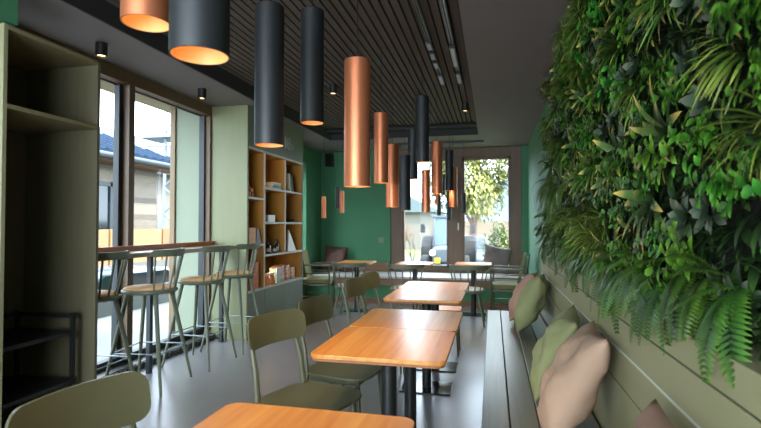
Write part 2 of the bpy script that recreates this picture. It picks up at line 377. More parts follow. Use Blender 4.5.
# ------------------------------------------------------------------ cafe chair
def curve_back(w, h, r, th, depth, lean):
    def fn(x, y, z): return (x, -depth * (1 - (2 * x / w) ** 2) - lean * y + z, y)
    return MB().sheet(w, h, r, th, fn, 12, 5)
def make_chair():
    t = empty('cafe_chair')
    def seat(x, y, z):
        k = 1 - .10 * ((.2 - y) / .4); dip = -.012 * max(0, 1 - (x / .2) ** 2 - (y / .22) ** 2)
        return (x * (1.0 + .12 * (y / .4)), y, z + .452 + dip)
    MB().sheet(.44, .42, .11, .014, seat, 10, 8).build('seat', 'chair', t)
    b = curve_back(.42, .155, .05, .011, .05, .16); b.xf(Matrix.Translation((0, -.205, .775))); b.build('backrest', 'chair', t)
    f = MB()
    f.box((-.17, .13, .405), (.17, .15, .443)); f.box((-.16, -.17, .405), (.16, -.15, .443)); f.box((-.175, -.16, .405), (-.155, .14, .443)); f.box((.155, -.16, .405), (.175, .14, .443))
    f.build('seat_frame', 'chair', t, .003)
    for sx in (-1, 1):
        MB().tube([(sx * .185, .17, 0), (sx * .178, .155, .22), (sx * .17, .14, .44)], [.010, .014, .016], 8).build('leg', 'chair', t)
        MB().tube([(sx * .185, -.24, 0), (sx * .178, -.20, .25), (sx * .172, -.178, .44), (sx * .168, -.200, .60), (sx * .160, -.240, .74), (sx * .158, -.262, .815)],
                  [.010, .013, .016, .014, .012, .009], 8).build('leg', 'chair', t)
    return t
chair0 = make_chair()
cl = ['olive plywood cafe chair nearest the camera, cut by the bottom left corner',
      'olive plywood cafe chair just beyond the nearest table, its whole backrest clear',
      'olive plywood cafe chair second in the row, at the far half of the joined tables',
      'olive plywood cafe chair third in the row beyond the joined tables',
      'farthest olive plywood cafe chair of the left row by the pale third table']
cp = [(-.90, 1.13, -99), (-.885, 2.30, -108), (-.86, 2.86, -98), (-.93, 3.99, -98), (-.93, 4.50, -100)]
for i, (x, y, a) in enumerate(cp):
    o = chair0 if i == 0 else copy_tree(chair0)
    o.location = (x, y, 0); o.rotation_euler = (0, 0, R(a)); tag(o, cl[i], 'chair', 'olive plywood chairs along the table row')

# ------------------------------------------------------------------ cafe tables
def make_table(w=.595, d=.60):
    t = empty('cafe_table')
    MB().sheet(w, d, .045, .018, lambda x, y, z: (x, y, z + .741), 8, 4).build('table_top', 'table', t, .003)
    MB().sheet(w - .012, d - .012, .042, .012, lambda x, y, z: (x, y, z + .7255), 8, 4).build('edge_band', 'table_edge', t, .002)
    MB().lathe([(.037, .011), (.037, .70)], 20, cap0=True, cap1=True).build('column', 'black', t)
    box((-.13, -.13, .70), (.13, .13, .7195)).build('top_plate', 'black', t)
    box((-.2, -.15, 0), (.2, .15, .011)).build('base_plate', 'plate', t, .003)
    return t
tb = make_table()
tl = [(-.515, 1.125, 'orange wood cafe table nearest the camera at the bottom edge', 'table'),
      (-.4875, 2.315, 'orange wood cafe table in the middle, nearer of two pushed together', 'table'),
      (-.485, 2.92, 'orange wood cafe table in the middle, farther of two pushed together', 'table'),
      (-.523, 3.955, 'pale shining cafe table of the third pair, nearer half', 'table'),
      (-.523, 4.56, 'pale shining cafe table of the third pair, farther half', 'table')]
for i, (x, y, l, c_) in enumerate(tl):
    o = tb if i == 0 else copy_tree(tb)
    o.location = (x, y, 0); tag(o, l, 'table', 'square wooden cafe tables in the row')
for (x, y, l) in ((-2.03, 7.25, 'small orange table in the far left corner by the green wall'),
                  (-1.12, 7.18, 'small table under the left pane of the far window'),
                  (-.275, 7.30, 'small table under the right pane of the far window')):
    o = copy_tree(tb); o.location = (x, y, .0); tag(o, l, 'table', 'small tables by the far window seat')
    for ch in [k for k in COL.objects if k.parent == o]:
        if ch.name.startswith(('table_top', 'edge_band', 'base_plate', 'top_plate')): ch.scale = (.86, .86, 1)

ls = empty('low_stool', (-.47, 5.12, 0), 'small stool with orange wooden top just beyond the pale third table', 'stool')
MB().sheet(.30, .28, .03, .045, lambda x, y, z: (x - .47, y + 5.12, z + .43), 6, 4).build('seat', 'table', ls, .004)
for sx in (-1, 1):
    for sy in (-1, 1): MB().tube([(-.47 + sx * .125, 5.12 + sy * .115, 0), (-.47 + sx * .11, 5.12 + sy * .10, .407)], [.011, .014], 8).build('leg', 'chair', ls)
# ------------------------------------------------------------------ spindle seats (bar stool and tub chair)
def spindle_seat(name, sh, rh, spl, foot, nsp, arc, sr=.215, mm='stool', seatm='tan'):
    """faces +Y, the back bow is on the -Y side"""
    t = empty(name)
    MB().lathe([(.02, sh - .035), (sr - .03, sh - .035), (sr, sh - .02), (sr, sh - .006), (sr - .01, sh)], 32, cap0=True, cap1=True).build('seat', mm, t)
    MB().lathe([(sr - .022, sh + .0005), (sr - .018, sh + .010), (sr - .035, sh + .018), (.02, sh + .020)], 32, cap0=True, cap1=True).build('seat_pad', seatm, t)
    for sx in (-1, 1):
        for sy in (-1, 1):
            MB().tube([(sx * spl, sy * spl, 0), (sx * (spl + .12) / 2, sy * (spl + .12) / 2, (sh - .03) / 2), (sx * .12, sy * .12, sh - .03)], [.011, .016, .018], 10).build('leg', mm, t)
    if foot:
        k = spl + (.12 - spl) * foot / sh
        P = [(-k, -k, foot), (k, -k, foot), (k, k, foot), (-k, k, foot)]
        f = MB()
        for i in range(4): f.tube([P[i], P[(i + 1) % 4]], .006, 8)
        f.build('footrest', 'steel', t)
    A = R(arc / 2); n = 18
    rr0, rr1 = sr - .025, sr + .035
    def pt(a, r, z, off=0): return (r * sin(a), -r * cos(a) * 1.0 + off, z)
    b = MB(); vs = []; fs = []
    for i in range(n + 1):
        a = -A + 2 * A * i / n; e = min(1, (1 - abs(i / n * 2 - 1)) * 6 + .35)
        for dr, dz in ((-.010, -.028), (.010, -.028), (.014, .028), (-.006, .028)):
            vs.append(pt(a, rr1 + dr, rh - .028 + dz * e))
    for i in range(n):
        for k in range(4): fs.append((i * 4 + k, i * 4 + (k + 1) % 4, (i + 1) * 4 + (k + 1) % 4, (i + 1) * 4 + k))
    fs += [(3, 2, 1, 0), (n * 4, n * 4 + 1, n * 4 + 2, n * 4 + 3)]
    b.add(vs, fs).build('back_rail', mm, t, .003)
    for i in range(nsp):
        a = -A * .86 + 2 * A * .86 * i / (nsp - 1)
        MB().tube([pt(a, rr0, sh - .005), pt(a, rr1, rh - .05)], .008, 8).build('spindle', mm, t)
    return t
st = spindle_seat('bar_stool', .79, 1.115, .24, .30, 6, 118)
sl = ['grey-green spindle-back bar stool nearest the camera, partly behind the tall cabinet',
      'grey-green spindle-back bar stool second from the tall cabinet, by the window mullion',
      'grey-green spindle-back bar stool third from the tall cabinet',
      'grey-green spindle-back bar stool farthest along the counter, beside the bookcase']
for i, (x, y, a) in enumerate([(-2.90, 3.05, 93), (-2.75, 3.52, 97), (-2.72, 4.2, 90), (-2.7, 4.78, 90)]):
    o = st if i == 0 else copy_tree(st)
    o.location = (x, y, 0); o.rotation_euler = (0, 0, R(a)); tag(o, sl[i], 'bar stool', 'bar stools at the window counter')
tc_ = spindle_seat('spindle_chair', .45, .785, .2, 0, 7, 170, sr=.22, seatm='sill')
for i, (x, y, a, l) in enumerate([(-1.98, 6.72, 0, 'olive spindle-back chair tucked at the far left corner table'),
                                  (-1.16, 6.62, 0, 'olive spindle-back chair at the table under the left far window pane'),
                                  (-.31, 6.66, 0, 'olive spindle-back chair at the table under the right far window pane')]):
    o = tc_ if i == 0 else copy_tree(tc_)
    o.location = (x, y, 0); o.rotation_euler = (0, 0, R(a)); tag(o, l, 'chair', 'low spindle chairs before the far window')
# armchairs: face +Y locally
def armchair():
    t = empty('armchair')
    MB().sheet(.46, .44, .06, .06, lambda x, y, z: (x, y, z + .44), 8, 6).build('seat_cushion', 'oliveup', t, .01)
    b = MB().sheet(.44, .42, .05, .045, lambda x, y, z: (x, -.20 - .22 * y + z, y + .70), 8, 6); b.build('backrest', 'oliveup', t, .01)
    f = MB(); f.box((-.235, -.2, .37), (.235, .21, .405)); f.build('seat_frame', 'chair', t, .004)
    for sx in (-1, 1):
        MB().tube([(sx * .25, .22, 0), (sx * .25, .22, .68)], [.015, .015], 8).build('leg', 'chair', t)
        MB().tube([(sx * .25, -.26, 0), (sx * .25, -.22, .40), (sx * .25, -.30, .88)], [.015, .017, .013], 8).build('leg', 'chair', t)
        MB().sheet(.035, .52, .015, .022, lambda x, y, z: (x + sx * .25, y - .02, z + .69), 4, 4).build('armrest', 'chair', t)
        MB().tube([(sx * .25, .22, .2), (sx * .25, -.235, .2)], .009, 8).build('stretcher', 'chair', t)
        MB().tube([(sx * .25, .22, .56), (sx * .25, -.24, .56)], .009, 8).build('side_rail', 'chair', t)
    return t
ac = armchair(); ac.location = (.21, 7.35, 0); ac.rotation_euler = (0, 0, R(86)); tag(ac, 'olive armchair at the far right, beside the window seat and right wall', 'chair', 'corner armchairs')
a2 = copy_tree(ac); a2.location = (-2.72, 7.42, 0); a2.rotation_euler = (0, 0, R(-80)); tag(a2, 'olive armchair in the far left corner against the green wall', 'chair', 'corner armchairs')

# ------------------------------------------------------------------ cushions
def cushion(name, m, s, T, loc, rot, label, group=None, seed=1):
    """pillow in its XZ plane, thickness along Y"""
    rnd = random.Random(seed); n = 26; mb = MB(); vs = []; fs = []
    ph = [rnd.uniform(0, 6.28) for _ in range(6)]
    for side in (1, -1):
        for i in range(n + 1):
            for j in range(n + 1):
                u = -1 + 2 * i / n; v = -1 + 2 * j / n
                pin = .085
                x = u * (1 - pin * (1 - v * v)) * s / 2; z = v * (1 - pin * (1 - u * u)) * s / 2
                th = (max(0, (1 - abs(u) ** 2.8) * (1 - abs(v) ** 2.8))) ** .55
                wr = .009 * sin(6 * u + 3 * v + ph[0]) + .008 * sin(-5 * u + 6 * v + ph[1]) + .007 * abs(sin(9 * v - 7 * u + ph[2])) + .006 * abs(sin(8 * v + 8 * u + ph[3]))
                vs.append((x, side * (T / 2 * th + wr * th), z))
    m_ = (n + 1) ** 2
    for i in range(n):
        for j in range(n):
            a = i * (n + 1) + j; fs.append((a, a + 1, a + n + 2, a + n + 1)); a += m_; fs.append((a, a + n + 1, a + n + 2, a + 1))
    mb.add(vs, fs)
    # piping seam
    o = mb.build(name, m, None, smooth=80); bm = bmesh.new(); bm.from_mesh(o.data); bmesh.ops.remove_doubles(bm, verts=bm.verts, dist=.0008); bm.to_mesh(o.data); bm.free()
    o.location = loc; o.rotation_euler = rot; tag(o, label, 'cushion', group)
    return o
# rotz 90 -> thickness along X ; lean by rotation about Y world
def lean(rz, tilt, roll=0):
    return (Matrix.Rotation(R(rz), 4, 'Z') @ Matrix.Rotation(R(tilt), 4, 'X') @ Matrix.Rotation(R(roll), 4, 'Y')).to_euler()
G = 'cushions on the wall bench'
cushion('cushion', 'beige', .46, .15, (.305, 2.07, .70), lean(84, 27, 3), 'large beige square cushion leaning on the bench back', G, 2)
cushion('cushion', 'sage', .43, .14, (.305, 2.60, .685), lean(84, 26, -3), 'sage green cushion directly behind the large beige cushion', G, 3)
cushion('cushion', 'sage', .46, .16, (.295, 4.08, .70), lean(80, 22, 2), 'sage green cushion at the far end of the bench, before the pink one', G, 4)
cushion('cushion', 'pink', .45, .15, (.27, 4.50, .69), lean(80, 26, 2), 'dusty pink cushion at the far end of the bench behind a green one', G, 5)
cushion('cushion', 'pink', .44, .15, (.30, 1.12, .69), lean(88, 24, 3), 'dusty pink cushion of which only the tip shows at the bottom right edge', G, 6)
G = 'cushions on the far window seat'
cushion('cushion', 'greyc', .46, .15, (.06, 8.67, .725), lean(8, -16, 12), 'grey-brown cushion on the window seat beside the far right armchair', G, 7)
cushion('cushion', 'brownc', .46, .15, (-2.86, 8.70, .69), lean(-6, -16, 3), 'brown cushion on the window seat in the far left corner', G, 8)

# ------------------------------------------------------------------ bar counter
bc = empty('window_counter', (-3.03, 3.9, 0), 'narrow grey-brown bar counter with wooden ledge along the left window', 'counter')
box((-3.185, 2.80, 1.035), (-2.9, 5.125, 1.075)).build('counter_top', 'bar', bc, .004)
box((-3.185, 2.80, 1.0755), (-3.145, 5.125, 1.125)).build('back_ledge', 'rail', bc, .003)
for y in (3.80, 4.98): box((-2.99, y - .02, .0), (-2.95, y + .02, 1.034)).build('post', 'sashgrey', bc, .002)

# ------------------------------------------------------------------ tall open cabinet at the left
cb = empty('open_cabinet', (-2.9, 2.4, 0), 'tall olive open cabinet with a shelf at the left edge', 'cabinet')
x0, x1 = -3.18, -2.58
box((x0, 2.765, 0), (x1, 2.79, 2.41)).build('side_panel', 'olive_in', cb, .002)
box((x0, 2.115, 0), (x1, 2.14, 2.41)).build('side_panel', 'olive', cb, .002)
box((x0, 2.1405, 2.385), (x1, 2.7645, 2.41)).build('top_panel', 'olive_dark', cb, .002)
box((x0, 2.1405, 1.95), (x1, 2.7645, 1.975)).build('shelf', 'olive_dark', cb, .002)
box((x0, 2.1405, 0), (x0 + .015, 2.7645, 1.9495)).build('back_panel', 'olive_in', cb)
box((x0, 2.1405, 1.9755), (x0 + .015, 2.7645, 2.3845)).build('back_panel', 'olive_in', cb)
rk = empty('metal_rack', (-2.85, 2.4, 0), 'black metal rack with two shelves inside the open cabinet', 'rack')
for x in (-3.10, -2.66):
    for y in (2.17, 2.67): box((x - .012, y - .012, 0), (x + .012, y + .012, .74)).build('post', 'black', rk)
for z in (.72, .615, .30):
    s = MB(); s.box((-3.087, 2.66, z - .012), (-2.673, 2.68, z + .012)); s.box((-3.087, 2.16, z - .012), (-2.673, 2.18, z + .012))
    if z > .7: s.box((-3.11, 2.183, z - .012), (-3.09, 2.657, z + .012))
    else: s.box((-2.67, 2.183, z - .012), (-2.65, 2.657, z + .012)); s.box((-3.11, 2.183, z - .012), (-3.09, 2.657, z + .012))
    s.build('rail', 'black', rk)
for z in (.615, .30): box((-3.088, 2.184, z), (-2.672, 2.656, z + .012)).build('shelf', 'black', rk)

# ------------------------------------------------------------------ bookcase
bk = empty('bookcase', (-2.97, 6.0, 0), 'built-in bookcase with golden compartments and grey-green base doors', 'bookcase')
X0, X1 = XL + .001, -2.74; YA, YE = 5.13, 6.83
box((X0, YA, 0), (X1, YA + .03, 2.695)).build('side_panel', 'olive_light', bk, .002)
box((X0, YE - .03, 0), (X1, YE, 2.695)).build('side_panel', 'base', bk, .002)
box((X1 - .02, YA + .031, 2.225), (X1, YE - .031, 2.695)).build('top_panel', 'base', bk, .002)
box((X0, YA + .031, .52), (X0 + .01, YE - .031, 2.695)).build('back_panel', 'gold', bk)
def liner(ya, yb, za, zb):       # golden lining of one compartment
    s = MB(); xa, xb = X0 + .011, X1 - .012; t = .004
    s.box((xa, ya, za), (xb, ya + t, zb)); s.box((xa, yb - t, za), (xb, yb, zb)); s.box((xa, ya + t, zb - t), (xb, yb - t, zb))
    s.build('compartment_lining', 'gold', bk)
D1, D2 = 5.58, 6.20
box((X0 + .011, D1 - .011, .546), (X1, D1 + .011, 2.2)).build('divider', 'edge', bk)
box((X0 + .011, D2 - .011, .953), (X1, D2 + .011, 2.2)).build('divider', 'edge', bk)
def shelf(ya, yb, z, t=.024): box((X0 + .011, ya, z - t), (X1, yb, z)).build('shelf', 'edge', bk)
shelf(YA + .031, YE - .031, 2.2245, .024)
shelf(YA + .031, D1 - .012, 1.64); shelf(YA + .031, D1 - .012, 1.08)
for z in (1.78, 1.35): shelf(D1 + .012, D2 - .012, z); shelf(D2 + .012, YE - .031, z)
shelf(D1 + .012, YE - .031, .945); shelf(YA + .031, YE - .031, .545)
for (a, b, zs) in ((YA + .032, D1 - .012, (.546, 1.055, 1.081, 1.615, 1.641, 2.2)),):
    for k in range(0, 6, 2): liner(a, b, zs[k], zs[k + 1])
for a, b in ((D1 + .012, D2 - .012), (D2 + .012, YE - .032)):
    for za, zb in ((.946, 1.325), (1.351, 1.755), (1.781, 2.2)): liner(a, b, za, zb)
liner(D1 + .012, YE - .032, .546, .92)
for a, b in ((YA + .033, D1 - .002), (D1 + .002, D2 - .002), (D2 + .002, YE - .033)):
    box((X1 - .02, a, .06), (X1, b, .518)).build('door', 'base', bk, .002)
box((X0 + .05, YA + .031, 0), (X1 - .05, YE - .031, .058)).build('plinth', 'black', bk)
# round swirl emblem on the top panel
em = MB()
cy, cz = 6.30, 2.43
def arc(r, a0, a1, oy=0, oz=0, n=14, w=.006):
    em.tube([(X1 + .003, cy + oy + r * cos(R(a0 + (a1 - a0) * i / n)), cz + oz + r * sin(R(a0 + (a1 - a0) * i / n))) for i in range(n + 1)], w, 6)
arc(.075, 40, 330); arc(.04, -30, 250, .005, -.01); em.tube([(X1 + .003, cy - .12, cz - .08), (X1 + .003, cy - .12, cz + .09)], .006, 6); arc(.035, -90, 90, .10, -.03)
em.build('emblem', 'bk3', bk)
# shelf lamp pucks
def puck(y, z, power):
    MB().lathe([(.022, 0), (.022, .012)], 16, (-2.86, y, z), True, True).build('shelf_lamp', 'warm', bk)
    l = bpy.data.lights.new('shelf_light', 'SPOT'); l.energy = power; l.color = (1, .72, .40); l.spot_size = R(150); l.spot_blend = .6; l.shadow_soft_size = .02
    o = bpy.data.objects.new('shelf_light', l); COL.objects.link(o); o.location = (-2.86, y, z - .01)
puck(5.85, .905, 5); puck(5.65, 2.18, .9)
for i in range(8): pass

# things on the shelves
def book(y0, z0, w, d, h, m, label, grp, tilt=0, flat=False, x=-2.80):
    """spine faces +X; thickness along Y unless flat"""
    t = empty('book', (0, 0, 0), label, 'book', grp)
    a, b = (w, h) if not flat else (h, w)      # extents along Y and Z
    c = MB(); c.box((-d, 0, 0), (0, .003, b)); c.box((-d, a - .003, 0), (0, a, b)); c.box((-.003, .003, 0), (0, a - .003, b))
    if flat: c = MB(); c.box((-d, 0, 0), (0, a, .003)); c.box((-d, 0, b - .003), (0, a, b)); c.box((-.003, 0, .003), (0, a, b - .003))
    c.build('cover', m, t, shift=False)
    if flat: box((-d + .004, .004, .0035), (-.004, a - .004, b - .0035)).build('pages', 'paper', t, shift=False)
    else: box((-d + .004, .0035, .004), (-.004, a - .0035, b - .004)).build('pages', 'paper', t, shift=False)
    t.location = (x, y0, z0); t.rotation_euler = (R(tilt), 0, 0)
    return t
z = 1.7805
for i, (m, l) in enumerate((('bk3', 'grey book lying at the bottom of the small flat stack'), ('bk2', 'green book lying second in the small flat stack'), ('bk3', 'pale grey book lying third in the small flat stack'), ('bk1', 'cream book lying on top of the small flat stack'))):
    book(5.86 + .012 * i, z, .022, .17, .26 - .015 * i, m, l, 'flat stack of books', flat=True, x=-2.77); z += .0225
for i, (m, h, l) in enumerate((('bk1', .25, 'cream book leaning leftmost in the upper right compartment'), ('bk2', .235, 'green book leaning in the middle of the upper right compartment'), ('bk4', .23, 'black book leaning rightmost in the upper right compartment'))):
    book(6.40 + .045 * i, 1.7815, .03, .17, h, m, l, 'leaning books', tilt=12, x=-2.76)
# carved horse figure
hf = MB(); hf.tube([(-2.79, 5.26, 1.72), (-2.79, 5.33, 1.73)], [.028, .026], 10); hf.tube([(-2.79, 5.26, 1.73), (-2.79, 5.235, 1.79), (-2.79, 5.205, 1.80)], [.018, .014, .009], 8)
for y in (5.255, 5.325):
    for x in (-2.805, -2.775): hf.tube([(x, y, 1.7), (x, y, 1.641)], [.009, .006], 6)
hf.tube([(-2.79, 5.35, 1.735), (-2.79, 5.365, 1.69)], [.006, .003], 6)
M['figwood'] = mat('carved_wood', rgb(196, 116, 60), .5)
tag(hf.build('figurine', 'figwood'), 'small carved wooden animal figure on the upper left shelf', 'figurine')
M['lightwood'] = mat('light_wood_board', rgb(206, 140, 78), .55, var=.12, vscale=(4, 4, 30)); M['darkwood'] = mat('dark_wood_board', rgb(74, 44, 28), .5, var=.1, vscale=(4, 4, 30)); M['orangewood'] = mat('orange_wood_board', rgb(192, 100, 40), .5, var=.12, vscale=(4, 4, 30))
tag(box((-2.98, 5.22, 1.081), (-2.76, 5.385, 1.28)).build('wooden_box', 'lightwood', None, .004), 'light wood box on the middle left shelf', 'box')
tag(MB().prism([(5.39, 1.081), (5.54, 1.081), (5.46, 1.27), (5.41, 1.27)], 0, -2.97, -2.76).build('wooden_wedge', 'darkwood', None, .003), 'dark tapering wooden stand beside the light wood box', 'stand')
tag(box((-2.98, 5.25, .546), (-2.76, 5.29, .80)).build('cutting_board', 'orangewood', None, .004), 'narrow orange wooden board in the bottom left compartment', 'board')
tag(box((-2.98, 5.31, .546), (-2.76, 5.46, .86)).build('wooden_case', 'orangewood', None, .004), 'wide orange wooden case in the bottom left compartment', 'box')
tag(box((-2.92, 5.74, 1.351), (-2.77, 5.94, 1.44)).build('storage_box', 'white', None, .004), 'small white box in the middle compartment', 'box')
dsh = MB().lathe([(.03, 0), (.07, .02), (.08, .045), (.074, .045), (.062, .022), (.02, .01)], 24, (-2.84, 6.55, 1.351), True, True)
tag(dsh.build('bowl', 'bk4'), 'dark shallow bowl in the middle right compartment', 'bowl')
M['bottle'] = mat('dark_bottle_glass', rgb(28, 20, 18), .12, coat=.5); M['blabel'] = mat('bottle_label', rgb(190, 188, 180), .6)
def bottle(x, y, z, s, label):
    t = empty('bottle', (x, y, z), label, 'bottle', 'dark bottles on the shelf')
    MB().lathe([(.036, 0), (.038, .01), (.038, .10), (.03, .125), (.013, .14), (.013, .17)], 20, (0, 0, 0), True, True).build('glass_body', 'bottle', t, shift=False)
    MB().lathe([(.015, .1705), (.015, .195)], 16, (0, 0, 0), True, True).build('cap', 'black', t, shift=False)
    MB().lathe([(.0385, .025), (.0385, .075)], 20).build('bottle_label', 'blabel', t, shift=False)
    t.scale = (s, s, s); return t
bottle(-2.80, 5.80, .946, .85, 'leftmost of the three dark bottles')
bottle(-2.775, 5.94, .946, .72, 'middle of the three dark bottles, shorter and nearer the front')
bottle(-2.82, 6.08, .946, .9, 'rightmost of the three dark bottles')
sail = MB().prism([(6.36, .946), (6.64, .946), (6.39, 1.24)], 0, -2.79, -2.77)
tag(sail.build('triangular_card', 'white'), 'white triangular sail-shaped card on the lower right shelf', 'card')
M['jarglass'] = mat('jar_content', rgb(196, 130, 72), .2, coat=.6); M['jarlid'] = mat('jar_lid', rgb(206, 200, 190), .4); M['pack'] = mat('pale_package', rgb(222, 190, 158), .6, var=.5, vscale=(30, 30, 30), col2=rgb(150, 80, 40)); M['bluelab'] = mat('bluegrey_package', rgb(150, 172, 176), .5)
def jar(x, y, label, m='jarglass'):
    t = empty('jar', (x, y, .546), label, 'jar', 'jars in the lit compartment')
    MB().lathe([(.045, 0), (.05, .01), (.05, .11), (.04, .125)], 20, (0, 0, 0), True, True).build('glass_body', m, t, shift=False)
    MB().lathe([(.044, .1255), (.044, .15)], 20, (0, 0, 0), True, True).build('lid', 'jarlid', t, shift=False)
jar(-2.80, 5.74, 'amber jar nearest the left in the lit compartment'); jar(-2.79, 5.87, 'second amber jar in the lit compartment'); jar(-2.92, 5.81, 'amber jar behind the two front jars')
tag(box((-2.88, 6.0, .546), (-2.77, 6.12, .74)).build('package', 'bluelab', None, .004), 'blue-grey package standing beside the jars', 'package', 'packages in the lit compartment')
for (y, z, tl_, l) in ((6.20, .546, 8, 'pale patterned package leaning beside the blue-grey one'), (6.38, .546, 8, 'pale patterned package in the middle of the leaning row'), (6.55, .546, 6, 'pale patterned package rightmost in the leaning row')):
    o = box((-.07, 0, 0), (.07, .12, .20 if y < 6.4 else .15)).build('package', 'pack', None, .004); o.location = (-2.87, y, z + .001); o.rotation_euler = (R(tl_), 0, 0)
    tag(o, l, 'package', 'packages in the lit compartment')

# ------------------------------------------------------------------ pendant lamps
def make_pendant(m, L=.6, r=.062, name='pendant_lamp', glow='warm'):
    t = empty(name)
    MB().lathe([(r - .003, .0), (r, .0005), (r, L - .004), (r - .004, L), (.004, L)], 40, cap1=True).build('lamp_shade', m, t)
    MB().lathe([(r - .0035, .001), (r - .006, .02), (r * .72, .06), (r * .45, .075)], 32).build('reflector', 'refl', t)
    MB().lathe([(.002, .074), (r * .5, .074)], 24, cap0=True).build('diffuser', glow, t)
    return t
def hang(src, x, y, zb, L, label, grp, top=2.848, energy=5, name=None):
    o = copy_tree(src)
    o.location = (x, y, zb); tag(o, label, 'pendant lamp', grp)
    MB().tube([(0, 0, L), (0, 0, top - zb)], .0025, 6).build('cord', 'cord', o, shift=False)
    if energy:
        l = bpy.data.lights.new('pendant_light', 'SPOT'); l.energy = energy; l.color = (1, .76, .48); l.spot_size = R(120); l.spot_blend = .8; l.shadow_soft_size = .03
        q = bpy.data.objects.new('pendant_light', l); COL.objects.link(q); q.parent = o; q.location = (0, 0, .012)
    return o
pk, pc = make_pendant('pblack'), make_pendant('copper')
GA, GB = 'large cylinder pendants over the tables', None
XA, XB = -.93, -.62
big = [(pc, XA + .035, 1.12, 1.845, 'copper cylinder pendant at the top left, only its glowing lower end in view'),
       (pk, XB + .01, .93, 1.672, 'black cylinder pendant nearest the camera, cut by the top edge'),
       (pk, XA, 1.93, 1.65, 'black cylinder pendant hanging before the bookcase'),
       (pk, XA, 2.44, 1.85, 'black cylinder pendant right of the one before the bookcase'),
       (pc, XB, 2.22, 1.49, 'largest fully visible copper cylinder pendant, hanging lowest in front'),
       (pc, XA, 4.09, 1.67, 'copper cylinder pendant just right of the largest copper one'),
       (pc, XA, 4.57, 1.48, 'copper cylinder pendant hanging low, second right of the largest copper one'),
       (pk, XA, 5.27, 1.47, 'black cylinder pendant low beside the left edge of the far window'),
       (pk, XA, 5.82, 1.86, 'slim far black pendant half hidden behind the high central black one'),
       (pk, XB, 4.41, 1.88, 'black cylinder pendant hanging high in the centre'),
       (pc, XB, 5.63, 1.67, 'copper cylinder pendant before the left far window pane, beside the mullion'),
       (pc, XA, 7.0, 1.50, 'small-looking copper pendant low in front of the left far pane'),
       (pk, XB, 7.30, 1.82, 'black cylinder pendant in front of the far window mullion'),
       (pc, XB + .045, 7.40, 1.58, 'far copper pendant at the left edge of the right window pane')]
for (s_, x, y, zb, l) in big: hang(s_, x, y, zb, .6, l, 'large cylinder pendants over the tables', energy=7)
for s_ in (pk, pc):
    for ch in [k for k in COL.objects if k.parent == s_]: bpy.data.objects.remove(ch)
    bpy.data.objects.remove(s_)
sk, s2 = make_pendant('pblack', .34, .034), make_pendant('copper', .34, .034)
small = [(s2, -2.60, 7.35, 1.42, 'leftmost small copper pendant before the green wall'),
         (sk, -2.385, 7.40, 1.57, 'small black pendant before the green wall, beside a copper one'),
         (s2, -2.285, 7.30, 1.50, 'second small copper pendant before the green wall, right of the black one'),
         (sk, -.87, 8.2, 1.47, 'small black pendant low before the left far pane'),
         (sk, -.80, 8.22, 1.82, 'small black pendant higher before the left far pane'),
         (s2, -.90, 8.18, 1.66, 'small copper pendant before the left far pane'),
         (sk, -.70, 8.2, 1.39, 'small black pendant before the far mullion'),
         (sk, -.46, 8.2, 1.50, 'small black pendant in the right far pane')]
for (s_, x, y, zb, l) in small: hang(s_, x, y, zb, .34, l, 'small pendants over the far tables', top=2.665 if y > 8 else 2.849, energy=1.5)
for s_ in (sk, s2):
    for ch in [k for k in COL.objects if k.parent == s_]: bpy.data.objects.remove(ch)
    bpy.data.objects.remove(s_)
tag(box((-1.6, 8.15, 2.665), (-.14, 8.25, 2.699)).build('ceiling_rail', 'black', None, .004), 'black ceiling rail in front of the far window carrying small pendants', 'ceiling rail')

# ------------------------------------------------------------------ surface spotlights and tracks
def downlight(x, y, z, label, e=6, h=.10, r=.043):
    t = empty('ceiling_spot', (x, y, z - h), label, 'ceiling spot', 'black surface-mounted ceiling spots')
    MB().lathe([(r - .008, .0), (r, .0), (r, h)], 28, (0, 0, 0), cap1=True).build('housing', 'black', t, shift=False)
    MB().lathe([(.002, .012), (r - .009, .012)], 24, (0, 0, 0), cap0=True).build('diffuser', 'warm', t, shift=False)
    l = bpy.data.lights.new('spot_light', 'SPOT'); l.energy = e; l.color = (1, .70, .42); l.spot_size = R(110); l.spot_blend = .8; l.shadow_soft_size = .03
    q = bpy.data.objects.new('spot_light', l); COL.objects.link(q); q.parent = t; q.location = (0, 0, .005)
downlight(-2.91, 3.15, ZC, 'black ceiling spot above the left window near the tall cabinet')
downlight(-2.89, 4.45, ZC, 'black ceiling spot above the left window near the bookcase')
downlight(-1.70, 5.1, 2.849, 'black ceiling spot on the slatted ceiling right of the black pendants')
downlight(-.33, 6.25, 2.849, 'black ceiling spot on the slatted ceiling near the plain ceiling edge')
M['alu'] = mat('track_aluminium', rgb(150, 158, 170), .35, metal=.8)
def track(x, mods, label):
    t = empty('ceiling_track', (x, 3.0, 2.849), label, 'track light', 'black ceiling tracks')
    s = MB(); s.box((x - .022, -.9, 2.815), (x - .012, 5.2, 2.849)); s.box((x + .012, -.9, 2.815), (x + .022, 5.2, 2.849)); s.box((x - .012, -.9, 2.842), (x + .012, 5.2, 2.849)); s.build('profile', 'black', t)
    s = MB(); s.box((x - .0115, -.9, 2.818), (x - .006, 5.19, 2.8415)); s.box((x + .006, -.9, 2.818), (x + .0115, 5.19, 2.8415)); s.build('conductor', 'alu', t)
    for y, L in mods:
        a = empty; s = MB(); s.box((x - .026, y, 2.79), (x + .026, y + L, 2.8145)); s.build('light_module', 'black', t, .002)
        q = MB()
        q.box((x - .014, y + .01, 2.786), (x + .014, y + L - .01, 2.7895)); q.build('lens_strip', 'alu', t)
    return t
track(-.505, [(3.95, .16), (4.2, .16), (4.45, .16), (4.85, .3)], 'left one of two black ceiling tracks with light modules')
